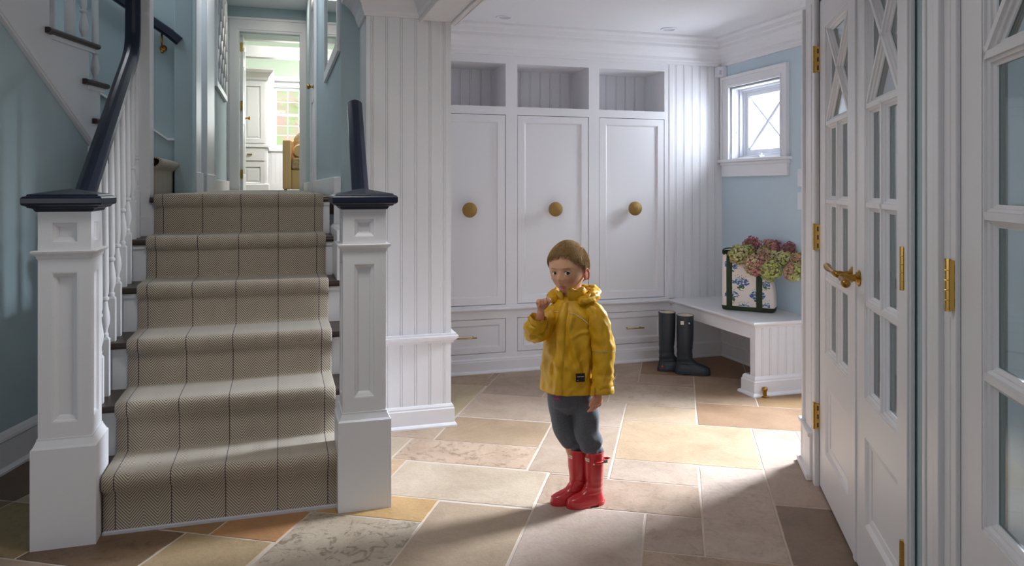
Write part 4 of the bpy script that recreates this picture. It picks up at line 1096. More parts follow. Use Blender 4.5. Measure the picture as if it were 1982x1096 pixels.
def hydrangea(px, py, r, d, mats_, lab, seed):
    rr = random.Random(seed); c = at3(px, py, d); r = r*d/1457*.92
    b = MB(); b.m = 3; b.ball(c, r*.78, 16, 12)
    nf = 230
    axis = Vector((rr.gauss(0,1), rr.gauss(0,1), rr.gauss(0,.6))).normalized()
    for k in range(nf):
        z = 1-2*(k+.5)/nf; a = k*2.39996; q = math.sqrt(1-z*z)
        dr = Vector((q*math.cos(a), q*math.sin(a), z)); dr = (dr+Vector((rr.gauss(0,.08),rr.gauss(0,.08),rr.gauss(0,.08)))).normalized()
        rad = r*(.84+rr.random()*.16+.34*noise.noise(dr*1.9+Vector((seed,0,0)))); p = c+dr*rad
        g_ = dr.dot(axis)+rr.gauss(0,.30)
        b.m = 1 if g_ > .25 else (2 if g_ < -.45 else 0)
        u = dr.orthogonal().normalized(); u.rotate(Matrix.Rotation(rr.random()*6, 3, dr)); v = dr.cross(u); s = r*.17*(.7+.6*rr.random())
        tl = Vector((rr.gauss(0,.25),rr.gauss(0,.25),rr.gauss(0,.25)))
        for e in (u, v, -u, -v):
            w = dr.cross(e); tip = p+e*s+dr*s*.35+tl*s*.5
            cup = .25+.5*rr.random(); b.quad(p-dr*s*.2, p+e*s*.55+w*s*.45+dr*s*cup, tip+dr*s*cup*.4, p+e*s*.55-w*s*.45+dr*s*cup)
    o = b.build('hydrangea', [mats_[0], mats_[1], mats_[2], HK], None, weld=False)
    tag(o, lab, 'flower', 'dried hydrangea heads in the tote bag')
    sb = MB(); base = TB(Vector((min(.21,max(.06,(px-1398)/520)), .055, .12)))
    sb.tube(cr([tuple(c), tuple(c*.45+TB(Vector((.15,.06,.36)))*.55), tuple(TB(Vector((.14,.06,.30)))), tuple(base)], 5), .0035, 6); sb.build('stem', SM, o, smooth=True)
for a in ((1456,476,18,5.0,(HP,HP,HM),'pink hydrangea head at the back left of the tote bag',1),(1494,482,19,4.95,(HP,HM,HD),'mauve-pink hydrangea head at the back middle of the tote bag',2),(1529,485,17,4.85,(HM,HP,HM),'deep pink hydrangea head at the back right of the tote bag',3),
    (1430,494,19,4.90,(HG,HD,HC),'green and dusty pink hydrangea head beside the bag rim, leftmost',4),(1446,488,15,4.95,(HG,HG,HC),'bright green hydrangea head just below the pink one at back left',5),(1461,513,21,4.80,(HC,HP,HD),'cream hydrangea head edged in pink, front left of the bouquet',6),
    (1488,500,19,4.85,(HD,HP,HC),'dusty pink hydrangea head in the middle of the bouquet',7),(1492,523,21,4.72,(HG,HD,HG),'green hydrangea head at the front middle, lowest over the bag print',8),(1517,502,17,4.75,(HG,HC,HD),'pale green hydrangea head right of centre',9),
    (1545,502,15,4.70,(HG,HD,HP),'small green and pink hydrangea head farthest right',10),(1535,527,20,4.64,(HG,HD,HC),'green hydrangea head drooping lowest at the right of the bag',11),(1477,492,14,4.92,(HG,HC,HG),'small green hydrangea head between the two back pink ones',12)):
    hydrangea(*a)
# ------------------------------------------------------------------ the child
F_ = Vector((.2945, .9557)); R_ = Vector((.9557, -.2945)); DC = 2.944; LAT0 = (1110-991)/1457*DC
CO = Vector((F_.x*DC+R_.x*LAT0, F_.y*DC+R_.y*LAT0, 0))
def CF(p): return Vector((CO.x+R_.x*p[0]+F_.x*p[1], CO.y+R_.y*p[0]+F_.y*p[1], p[2]))
def L(px, py, y): d = DC+y; return Vector(((px-991)/1457*d-LAT0, y, 1.25+(363-py)*d/1457))
person = thing('person', 'small child in a yellow raincoat, grey trousers and red boots, one hand at the chin', 'person', CF((0,.04,0)))
ty = math.radians(30); FW = Vector((-math.sin(ty), -math.cos(ty), 0)); LF = Vector((math.cos(ty), -math.sin(ty), 0))   # forward, child's left
hy = math.radians(27); HF = Vector((-math.sin(hy), -math.cos(hy), 0)); HL = Vector((math.cos(hy), -math.sin(hy), 0))
HC_ = Vector((-.0180, .035, .932)); tiltm = Matrix.Rotation(math.radians(2.5), 3, HF)
def H(p):    # head frame: x child's left, y back, z up
    v = HL*p[0]-HF*p[1]+Vector((0,0,p[2])); return HC_+tiltm@v
def ss(x, a, b): t = min(1, max(0, (x-a)/(b-a))); return t*t*(3-2*t)
def g2(u, v): return math.exp(-(u*u+v*v))
def headpt(d, off=0):
    x, y, z = d; X, Y_, Z_ = .0715*x, .0865*y, .103*z
    if z > 0: X *= 1+.05*math.sin(PI*min(1,z)); Y_ *= 1.02
    t = max(0, -z)
    X *= 1-.27*t**1.6
    if y > 0: Y_ *= 1-.42*t**1.2
    else: Y_ *= 1-.04*t**2
    if y < -.1 and abs(x) < .95:
        for s in (-1, 1):
            Y_ += .0075*g2((X-s*.026)/.0145, (Z_+.014)/.0115)          # sockets
            Y_ -= .0045*g2((X-s*.036)/.018, (Z_+.046)/.020)            # cheeks
            Y_ -= .002*g2((X-s*.026)/.018, (Z_-.006)/.007)
        # nose
        if Z_ < .006:
            k = ss(-Z_, -.002, .038)*(1-ss(-Z_, .043, .052)); w = .0060+.0045*ss(-Z_, .01, .04)
            Y_ -= .0140*k*math.exp(-(X/w)**2)
        for s in (-1, 1): Y_ -= .0050*g2((X-s*.0095)/.0048, (Z_+.0415)/.0060)
        Y_ += .0015*g2(X/.003, (Z_+.055)/.004)
        # lips
        Y_ -= .0065*g2(X/.017, (Z_+.068)/.014)
        Y_ -= .0042*g2(X/.0125, (Z_+.0635)/.0034)+.0048*g2(X/.011, (Z_+.0735)/.0038)
        Y_ += .0050*g2(X/.015, (Z_+.0685)/.0016)
        Y_ += .0025*g2(X/.012, (Z_+.0815)/.004)
        Y_ -= .0050*g2(X/.016, (Z_+.092)/.009)
    if off:
        n = Vector((x/.0715, y/.0865, z/.103)).normalized(); X += n.x*off; Y_ += n.y*off; Z_ += n.z*off
    return (X, Y_, Z_)
def bodymesh():
    b = MB(CF)
    # head
    NL, NM = 132, 110; rs = []
    for j in range(NM+1):
        ph = -PI/2+PI*j/NM; r = max(math.cos(ph), 1e-4)
        rs.append([tuple(H(headpt((r*math.cos(2*PI*k/NL), r*math.sin(2*PI*k/NL), math.sin(ph))))) for k in range(NL)])
    b.rings(rs)
    # ears
    for s in (-1, 1):
        for (c, r, sy, sz) in (((.0690,.004,-.027),.0225,.66,1.15),):
            ring = []
            pts = []
            n = 26
            for j in range(11):
                ph = -PI/2+PI*j/10; rr = math.cos(ph)
                pts.append([tuple(H((s*(c[0]+.0045*math.sin(ph)+.005*math.cos(2*PI*k/n)*rr+.003), c[1]+r*sy*rr*math.cos(2*PI*k/n), c[2]+r*sz*rr*math.sin(2*PI*k/n)*(1 if math.sin(2*PI*k/n) > 0 else .85)))) for k in range(n)])
            b.rings(pts)
    for s in (-1, 1):
        b.tube([H((s*(.0775+.003*math.cos(a)), .004+.0145*math.cos(a), -.027+.024*math.sin(a)*(1 if a < PI else .8))) for a in [-1.2+4.2*k/20 for k in range(21)]], [.0016+.0014*math.sin(PI*k/20) for k in range(21)], 8)
    # neck and torso core
    b.tube([H((0,.018,-.055)), L(1110,583,.045), L(1108,600,.045), L(1105,640,.04)], [.042,.036,.040,.06], 20)
    b.tube([L(1105,618,.04), L(1103,660,.04), L(1100,720,.045), L(1100,770,.045)], [.06,.07,.07,.058], 24)
    # legs
    b.tube([L(1120,790,.03), L(1136,840,.025), L(1146,885,.03), L(1150,940,.03), L(1152,965,.03)], [.036,.028,.024,.022,.020], 16)
    b.tube([L(1085,790,.06), L(1096,835,.055), L(1110,880,.055), L(1116,930,.056), L(1118,958,.056)], [.036,.028,.024,.022,.020], 16)
    # arms
    b.tube([L(1130,622,.0), L(1152,628,-.03), L(1166,672,-.03), L(1163,720,-.035), L(1160,752,-.04), L(1159,764,-.042)], [.018,.022,.022,.020,.0155,.0145], 14)
    b.tube([L(1082,622,.06), L(1062,630,.03), L(1040,650,-.02)], [.018,.022,.021], 14)
    b.tube([L(1038,655,-.02), L(1040,640,-.03), L(1045,615,-.05), L(1047,603,-.055)], [.022,.020,.0165,.015], 14)
    def hand(W, U, Nn, T, s, curls, thumb):
        W = Vector(W); U = Vector(U).normalized(); T = Vector(T).normalized(); Nn = Vector(Nn).normalized()
        prof = [(-.008,.013,.0125),(0,.0135,.012),(.010,.0165,.012),(.022,.021,.0125),(.034,.0235,.0118),(.043,.0235,.0100),(.048,.021,.0075)]
        n = 22; rs = []
        for h, w, t in prof:
            rs.append([tuple(W+U*h*s+T*(w*s*math.cos(2*PI*k/n))+Nn*(t*s*math.sin(2*PI*k/n))) for k in range(n)])
        b.rings(rs)
        for i, c in enumerate(curls):
            lens = [v*s*(1,1.1,1.02,.82)[i] for v in (.0225,.0150,.0115)]
            p = W+U*(.041*s*(1,1.03,1,.93)[i])+T*((.0192-.0127*i)*s); a = 0; pts = [p-U*.012*s]; rr = [.0062*s]
            pts.append(p); rr.append(.0060*s)
            spread = T*(.16-.10*i)
            for l_, da in zip(lens, c):
                a += math.radians(da); dr = (U*math.cos(a)+Nn*math.sin(a)+spread*math.cos(a)).normalized(); q = p+dr*l_
                pts += [p.lerp(q,.5), q]; rr += [.0054*s, .0054*s]; p = q
            rr[-1] = .0048*s; pts.append(p+dr*.0035*s); rr.append(.0022*s)
            b.tube(pts, rr, 12, up=tuple(T))
        p = W+U*.010*s+T*.013*s; pts = [p-T*.006*s, p]; rr = [.010*s,.010*s]
        for l_, v, r_ in zip((.020*s,.017*s,.013*s), thumb, (.0085*s,.0072*s,.0066*s)):
            dr = (U*v[0]+T*v[1]+Nn*v[2]).normalized(); q = p+dr*l_; pts += [p.lerp(q,.5), q]; rr += [r_*1.05, r_]; p = q
        pts.append(p+dr*.004*s); rr.append(.003*s)
        b.tube(pts, rr, 12)
    # relaxed left hand hanging by the thigh
    hand(L(1159,762,-.043), (-.16,-.04,-1), (-.45,.9,0), (-.9,-.45,0), .90, [(16,22,14),(20,26,16),(24,30,18),(28,32,20)], [(.8,.6,.2),(.95,.25,.25),(1,.05,.3)])
    # raised right hand, fingers curled at the chin
    hand(L(1047,601,-.056), (.06,-.02,1), (.42,-.88,.1), (.88,.42,0), .92, [(48,78,50),(74,84,55),(84,86,55),(90,84,50)], [(.75,.65,.45),(.9,.25,.6),(.75,-.1,.8)])
    o = b.build('body', M['skin'], None, weld=False)
    md = o.modifiers.new('r', 'REMESH'); md.mode = 'VOXEL'; md.voxel_size = .0020; md.use_smooth_shade = True
    sm = o.modifiers.new('s', 'CORRECTIVE_SMOOTH') if False else None
    dg = bpy.context.evaluated_depsgraph_get(); me = bpy.data.meshes.new_from_object(o.evaluated_get(dg))
    bpy.data.objects.remove(o)
    # light laplacian smoothing (weaker on the face)
    bm = bmesh.new(); bm.from_mesh(me)
    bmesh.ops.smooth_vert(bm, verts=bm.verts, factor=.5, use_axis_x=True, use_axis_y=True, use_axis_z=True)
    low = [v for v in bm.verts if v.co.z < .80]
    for _ in range(2): bmesh.ops.smooth_vert(bm, verts=low, factor=.5, use_axis_x=True, use_axis_y=True, use_axis_z=True)
    lay = bm.verts.layers.float_color.new('tint')
    inv = tiltm.inverted()
    for v in bm.verts:
        w = Vector((v.co.x-CO.x, v.co.y-CO.y)); p = Vector((w.dot(R_), w.dot(F_), v.co.z))-HC_; p = inv@p
        x, y, z = p.dot(HL), -p.dot(HF), p.z
        lip = 0; red = 0
        if y < -.05:
            if abs(x) < .015:
                w_ = math.sqrt(max(0, 1-(x/.015)**2)); dz_ = abs(z+.0688)/(.0078*w_+1e-4)
                lip = .8*(1-ss(dz_, .65, 1.25))
            red = .55*(g2((x-.038)/.018,(z+.044)/.018)+g2((x+.038)/.018,(z+.044)/.018))+.35*g2(x/.01,(z+.042)/.008)
        if abs(x) > .068 and abs(z+.027) < .035: red = .9
        if v.co.z < .82: red = .45 if (v.co.z > .7 or v.co.z < .46) else 0
        v[lay] = (lip, min(1,red), 0, 1)
    bm.to_mesh(me); bm.free()
    me.name = 'body'; o = bpy.data.objects.new('body', me); C.objects.link(o)
    m = M['skin']; nt = m.node_tree; bs = nt.nodes['Principled BSDF']; at = nt.nodes.new('ShaderNodeAttribute'); at.attribute_name = 'tint'
    sp = nt.nodes.new('ShaderNodeSeparateColor'); nt.links.new(at.outputs['Color'], sp.inputs[0])
    m1 = nt.nodes.new('ShaderNodeMix'); m1.data_type = 'RGBA'; m1.inputs[6].default_value = (*lin((214,164,130)),1); m1.inputs[7].default_value = (*lin((204,116,90)),1); nt.links.new(sp.outputs[1], m1.inputs[0])
    m2 = nt.nodes.new('ShaderNodeMix'); m2.data_type = 'RGBA'; m2.inputs[7].default_value = (*lin((190,104,100)),1); nt.links.new(sp.outputs[0], m2.inputs[0]); nt.links.new(m1.outputs[2], m2.inputs[6]); nt.links.new(m2.outputs[2], bs.inputs['Base Color'])
    me.materials.clear(); me.materials.append(m)
    for p in me.polygons: p.use_smooth = True
    o.parent = person; o.matrix_parent_inverse = person.matrix_basis.inverted()
    return o
body = bodymesh()
# eyes
EW = mat('eye_white', (222,216,212), .2); EI = mat('iris_dark', (44,42,42), .15); EP = mat('pupil', (8,8,10), .1); LASH = mat('lash', (58,40,34), .7); HAIR = mat('hair_brown', (146,114,74), .65, spec=.2, mottle=(60,.8,(172,140,98))); HAIR2 = mat('hair_strand', (158,126,86), .85, spec=.1)
gaze = Vector((.06,-.985,.04)).normalized()
for s in (-1, 1):
    ec = H((s*.0260, -.0685, -.0145)); r = .0125
    b = MB(CF); b.ball(ec, r, 28, 20)
    eye = b.build('eye', EW, person, smooth=True)
    b = MB(CF); q = Vector((0,0,1)).rotation_difference(gaze)
    def cap(mb, r_, a0, a1, n=24):
        rs = []
        for i in range(6):
            a = a0+(a1-a0)*i/5
            rs.append([tuple(Vector(ec)+q@Vector((r_*math.sin(a)*math.cos(2*PI*k/n), r_*math.sin(a)*math.sin(2*PI*k/n), r_*math.cos(a)))) for k in range(n)])
        mb.rings(rs)
    cap(b, r*1.012, .001, .56); b.build('iris', EI, eye, smooth=True)
    b = MB(CF); cap(b, r*1.02, .001, .23); b.build('pupil', EP, eye, smooth=True)
    # lids
    b = MB(CF)
    def lid(e0, e1, r_, sgn):
        rows = []
        for i in range(6):
            t = i/5; row = []
            for k in range(19):
                az = -1.25+2.5*k/18                       # around the opening
                arch = math.cos(az*1.15)
                lo = e0*arch; el = lo+(sgn*1.5-lo)*t
                x = r_*math.cos(el)*math.sin(az); y = -r_*math.cos(el)*math.cos(az); z = r_*math.sin(el)
                row.append(H((s*.0260+x, -.0685+y, -.0145+z)))
            rows.append(row)
        idx = [[b.P(*p) for p in row] for row in rows]
        for i in range(5):
            for k in range(18): b.F(idx[i][k], idx[i][k+1], idx[i+1][k+1], idx[i+1][k])
        return rows[0]
    up_ = lid(.50, 1, r*1.07, 1); lo_ = lid(-.42, 1, r*1.06, -1)
    ld = b.build('eyelid', M['skin'], person, smooth=True); so = ld.modifiers.new('s','SOLIDIFY'); so.thickness = .0008
    b = MB(CF); b.tube(up_, [.0005+.0009*math.sin(PI*k/18) for k in range(19)], 6); b.build('lashes', LASH, person, smooth=True)
    b = MB(CF)   # eyebrow
    pts = []
    for k in range(9):
        x = s*(.013+.028*k/8); z = .0035+.0022*math.sin(PI*min(1,k/7)*.7)-(.002 if k > 6 else 0)
        dx = x/.0715; dz = z/.103; q_ = headpt((dx, -math.sqrt(max(0,1-dx*dx-dz*dz)), dz)); pts.append(H((q_[0], q_[1]-.0006, q_[2])))
    b.tube(pts, [.0005+.0007*math.sin(PI*(k+.6)/9.5) for k in range(9)], 6, flat=.6); b.build('eyebrow', HAIR, person, smooth=True)
# hair
def hairmask(d):
    x, y, z = headpt(d)
    az = math.atan2(x, -y)            # 0 in front, + to the child's left
    A = abs(az)
    if az > 0 and A < 1.45: hl = .040-.004*A if A < .35 else .0386-(A-.35)/1.1*.052
    elif A < .55: hl = .040+.016*az
    elif A < 1.15: hl = .031-(A-.55)/.6*.013
    elif A < 1.45: hl = .018+(A-1.15)/.3*(-.030)
    elif A < 1.85: hl = -.012+(A-1.45)/.4*(.016)
    else: hl = .004-ss(A, 1.85, 2.3)*.062
    hl += .004*math.sin(az*17)+.003*math.sin(az*31+1)
    return ss(z-hl, -.006, .018)
def hair():
    b = MB(CF); NL, NM = 160, 110; rs = []
    for j in range(NM+1):
        ph = -PI/2+PI*j/NM; r = max(math.cos(ph), 1e-4); row = []
        for k in range(NL):
            d = (r*math.cos(2*PI*k/NL), r*math.sin(2*PI*k/NL), math.sin(ph)); m = hairmask(d)
            az = math.atan2(d[0], -d[1])
            vol = .0068-.0030*ss(d[2], .2, .9)+.002*ss(d[1], -.2, .8)
            st_ = .0016*math.sin(az*38+6*noise.noise(Vector((az*2, d[2]*2, 0))))*(1-ss(d[2], .75, 1))
            row.append(tuple(H(headpt(d, -.012+m*(.012+vol)+m*(noise.noise(Vector((d[0]*3,d[1]*3,d[2]*3)))*.004+st_)))))
        rs.append(row)
    b.rings(rs)
    h = b.build('hair', HAIR, person, smooth=True)
    b = MB(CF); rr = random.Random(11); crown = Vector((.15,.55,.82)).normalized(); n = 0; tries = 0
    while n < 4200 and tries < 20000:
        tries += 1
        d = Vector((rr.gauss(0,1), rr.gauss(0,1), rr.gauss(0,1))).normalized()
        if d.z < -.6 or hairmask(d) < .5: continue
        n += 1
        away = (d-crown*d.dot(crown)); 
        if away.length < 1e-3: continue
        sw = crown.cross(d)*(.35) ; fl = (away.normalized()+sw+Vector((-.75*ss(d.z,.1,.6),-.1,-.05))+Vector((rr.gauss(0,.16),rr.gauss(0,.16),rr.gauss(0,.16))))
        lenn = rr.uniform(.20,.42); pts = []; dd = d.copy()
        for i in range(6):
            m = hairmask(dd); t = i/5
            vol = .0068-.0030*ss(dd.z, .2, .9)+.002*ss(dd.y, -.2, .8)
            lift = .0012+.0022*math.sin(PI*t)+rr.random()*.0004
            base = vol*max(m, .25)+(0 if m > .5 else -.0005)
            pts.append(H(headpt(dd, base+lift)))
            step = (fl-dd*fl.dot(dd)).normalized()*lenn/5; dd = (dd+step).normalized()
            if hairmask(dd) < .02 and i > 1: break
        if len(pts) < 3: continue
        b.tube(pts, [.00065*(1-.8*k/(len(pts)-1)) for k in range(len(pts))], 3, cap=False)
    b.build('hair_strands', HAIR2, h, smooth=True, weld=False)
hair()

# ---- jacket
def lerp(tab, z):
    for a, c in zip(tab, tab[1:]):
        if a[0] <= z <= c[0]:
            t = (z-a[0])/(c[0]-a[0]); return [a[i]+(c[i]-a[i])*t for i in range(1, len(a))]
    return list(tab[0][1:]) if z < tab[0][0] else list(tab[-1][1:])
# z, centre x, centre y, half width, half depth
HZ = L(1100,758,0).z
TT = [(HZ-.004,-.018,.042,.112,.096),(.50,-.018,.042,.110,.095),(.56,-.015,.042,.107,.092),(.62,-.011,.042,.104,.088),(.68,-.012,.042,.100,.085),(.72,-.010,.042,.101,.082),(.75,-.008,.042,.100,.078),(.775,-.006,.044,.088,.070),(.795,-.004,.046,.070,.060),(.812,-.003,.046,.056,.052),(.822,-.003,.046,.050,.050)]
def jpt(th, z, off=0):
    cx, cy, a, b_ = lerp(TT, z)
    w = ss(z, HZ, .80); hem = 1-ss(z, HZ, .60)
    f = 0
    f += .0035*hem*math.sin(5*th+1.2)+.002*hem*math.sin(9*th+z*8)
    n1 = noise.noise(Vector((math.sin(th)*1.6, math.cos(th)*1.6, z*5+3))); f += .010*n1*(1-ss(z,.74,.80))
    # diagonal drag folds from the armpits
    q = noise.noise(Vector((math.sin(th)*2+z*6, math.cos(th)*2-z*3, z*9)))
    f += .010*(1-abs(q)*3.2)*ss(z,.48,.58)*(1-ss(z,.74,.79))
    q2 = noise.noise(Vector((math.sin(th)*3.1-z*9+7, math.cos(th)*3.1+z*5, z*16))); f += .0030*(.5-abs(q2)*3)*(1-ss(z,.76,.80))
    for s, k in ((1,1),(-1,1)):
        u = (z-(.635+.06*math.sin(th*1.0+.2)))/.007; f += .0035*math.exp(-u*u)*math.exp(-((th-.95)/.5)**2)
    f += .0035*math.exp(-((th-.0)/.17)**2)
    p = Vector((cx, cy, z))+LF*((a+f+off)*math.sin(th))+FW*((b_+f+off)*math.cos(th))
    return p
def jacket():
    b = MB(CF); NZ, NT = 90, 120
    zs = [HZ-.004+(.822-HZ+.004)*j/NZ for j in range(NZ+1)]
    rs = [[tuple(jpt(2*PI*k/NT, HZ+.03, -.006)) for k in range(NT)], [tuple(jpt(2*PI*k/NT, HZ, -.005)) for k in range(NT)]]
    rs += [[tuple(jpt(2*PI*k/NT, z)) for k in range(NT)] for z in zs]
    b.rings(rs, cap=False)
    j = b.build('jacket', M['yellow'], person, smooth=True)
    # sleeves
    def fold(amp, sc, seed):
        return lambda t, a, p: .003*(.5-3*abs(noise.noise(Vector((math.cos(a)*1.8+t*6+seed, math.sin(a)*1.8, t*13)))))+amp*(noise.noise(Vector((math.cos(a)*1.2+seed, math.sin(a)*1.2, t*sc)))*1.5 + .5*(1-3*abs(noise.noise(Vector((math.cos(a)+t*3+seed, math.sin(a)-t*2, t*sc*1.3))))))
    P = cr([tuple(L(*p)) for p in ((1128,596,.02),(1148,606,-.005),(1160,632,-.022),(1167,668,-.030),(1167,712,-.036),(1166,740,-.040),(1166,760,-.042))], 8)
    n = len(P); rad = [r[0] for r in cr([(.030,),(.042,),(.046,),(.0455,),(.0435,),(.0425,),(.0415,)], 8)]
    b = MB(CF); b.tube(P, rad, 48, flat=.92, disp=fold(.0045,9,2), cap=False)
    e = Vector(P[-1]); dr = (Vector(P[-1])-Vector(P[-5])).normalized()
    b.tube([e, e-dr*.001, e-dr*.03], [.0415,.036,.034], 48, flat=.92, cap=False)
    b.build('sleeve', M['yellow'], j, smooth=True)
    b = MB(CF); b.tube([e-dr*.024, e-dr*.022, e-dr*.002, e+dr*.002, e+dr*.0025], [.0415,.0445,.0450,.0435,.038], 48, flat=.92, cap=False); c_ = b.build('cuff', M['yellow'], j, smooth=True)
    b = MB(CF); q = L(1146,757,-.075); b.prism([(q.x-.006,q.z-.022),(q.x+.008,q.z-.020),(q.x+.012,q.z+.016),(q.x-.004,q.z+.016)], 'y', q.y-.004, q.y+.004); b.build('cuff_tab', M['yellow'], j, bevel=.003)
    # reflective piping round the elbow
    b = MB(CF); i = 26; pi_ = Vector(P[i]); ti = (Vector(P[i+1])-Vector(P[i-1])).normalized(); U = (Vector((0,0,1))-ti*ti.z).normalized() if abs(ti.z) < .9 else Vector((1,0,0)); U = (U-ti*U.dot(ti)).normalized(); V = ti.cross(U)
    b.tube([pi_+U*(.0478*math.cos(a))+V*(.0455*math.sin(a)) for a in [2*PI*k/48 for k in range(49)]], .0013, 6, cap=False); b.build('piping', M['metal'], j)
    # right sleeve, bent up
    P = cr([tuple(L(*p)) for p in ((1088,598,.055),(1070,612,.045),(1052,634,.015),(1037,645,-.015),(1034,636,-.035),(1040,625,-.046),(1043,614,-.052))], 8)
    rad = [r[0] for r in cr([(.032,),(.042,),(.042,),(.0395,),(.0385,),(.036,),(.0345,)], 8)]
    b = MB(CF); b.tube(P, rad, 48, disp=fold(.005,8,9), cap=False)
    e = Vector(P[-1]); dr = (Vector(P[-1])-Vector(P[-4])).normalized()
    b.tube([e, e-dr*.0006, e-dr*.045], [.0345,.0318,.030], 48, cap=False)
    b.build('sleeve', M['yellow'], j, smooth=True)
    # placket, snaps
    b = MB(CF); nz = 70; row = []
    for i in range(nz+1):
        z = HZ+.001+(.80-HZ)*i/nz; wv = .0015*math.sin(z*60)
        row.append([b.P(*jpt(th, z, o_)) for th, o_ in ((-.17,.0),(-.16,.0045+wv),(.0,.006+wv),(.19,.0045+wv),(.20,.0))])
    for i in range(nz):
        for k in range(4): b.F(row[i][k], row[i][k+1], row[i+1][k+1], row[i+1][k])
    b.build('placket', M['yellow'], j, smooth=True)
    # chest piping
    b = MB(CF); b.tube([jpt(.28+.95*k/16, .765-.055*(k/16)**1.7, .0015) for k in range(17)], .0011, 6); b.build('piping', M['cream'], j); b = MB(CF)
    b.tube([jpt(-.28-.7*k/10, .765-.01*(k/10), .0015) for k in range(11)], .0013, 6); b.build('piping', M['cream'], j)
    # label
    b = MB(CF); n_ = 12
    def sm(th, z, off): return sum((jpt(th+a, z+c, off) for a in (-.12,0,.12) for c in (-.012,0,.012)), Vector((0,0,0)))/9
    g = [[b.P(*(sm(.66+.34*k/n_, .520, .0055)+Vector((0,0,dz)))) for k in range(n_+1)] for dz in (-.016,-.008,0,.008,.016)]
    for i in range(4):
        for k in range(n_): b.F(g[i][k], g[i][k+1], g[i+1][k+1], g[i+1][k])
    lb = b.build('label', M['jet'], j); lb['label'] = 'small black label'; so = lb.modifiers.new('s','SOLIDIFY'); so.thickness = .003; so.offset = -1
    b = MB(CF)
    for t0, t1, z0, z1 in ((.70,.95,.0030,.0052),(.70,.75,-.0105,-.0090)):
        rw = [[b.P(*(sm(t0+(t1-t0)*k/6, .520, .0092)+Vector((0,0,dz)))) for k in range(7)] for dz in (z0,z1)]
        for k in range(6): b.F(rw[0][k], rw[0][k+1], rw[1][k+1], rw[1][k])
    b.build('label_line', M['cream'], lb)
    # collar: open C round the neck
    b = MB(CF); rows = []
    nt_ = 60
    for i in range(nt_+1):
        th = .17+(2*PI-.34)*i/nt_; fr_ = min(i, nt_-i)/nt_
        wv = .004*noise.noise(Vector((th*2.2, 1, 0)))*2
        hgt = .036+.009*math.sin(th*2)+wv+.010*math.sin(th*11)*noise.noise(Vector((th*3,5,0))); row = []
        for (r_, z) in ((.050,.800),(.057,.812),(.062+wv,.826),(.066+wv,.812+hgt),(.062+wv,.815+hgt),(.056+wv,.826),(.049,.812),(.045,.800)):
            row.append(tuple(Vector((-.003,.046,z+.003*math.sin(th*7)*(z>.83)))+LF*(r_*1.05*math.sin(th))+FW*(r_*math.cos(th))))
        rows.append(row)
    b.rings(rows); b.build('collar', M['yellow'], j, smooth=True)
    # hood bunched behind the neck
    b = MB(CF); rows = []
    for i in range(73):
        t = i/72; th = .75+(2*PI-1.5)*t; s_ = math.sin(PI*t)
        cen = Vector((-.003,.046,.808+.013*s_+.012*math.exp(-((t-.30)/.12)**2)))+LF*((.074+.012*s_)*math.sin(th))+FW*((.066+.034*s_)*math.cos(th))
        out = (LF*math.sin(th)+FW*math.cos(th)).normalized()
        row = []
        for k in range(28):
            a = 2*PI*k/28; q = noise.noise(Vector((th*2.4, math.cos(a)*1.3, math.sin(a)*1.3)))
            q3 = noise.noise(Vector((th*6, math.cos(a)*2.2+3, math.sin(a)*2.2)))
            rr_ = (.013+.017*s_**.6)*(1+.30*q+.34*(.35-abs(q3)*2.2))
            row.append(tuple(cen+out*(rr_*1.15*math.cos(a))+Vector((0,0,rr_*.95*math.sin(a)))))
        rows.append(row)
    b.rings(rows); b.build('hood', M['yellow'], j, smooth=True)
    b = MB(CF); b.ball(L(1143,573,.03), .020, 16, 10, 1, 1, .8)
    for k in range(0): pass
    hl = b.build('hood_lining', M['lining'], j, smooth=True)
    b = MB(CF)
    for k in range(3): c0 = L(1139+k*4,578,.012); b.tube([c0+Vector((-.003,0,-.006)), c0+Vector((.003,-.002,.005))], .0015, 6)
    b.build('lining_stripe', M['jet'], hl)
jacket()

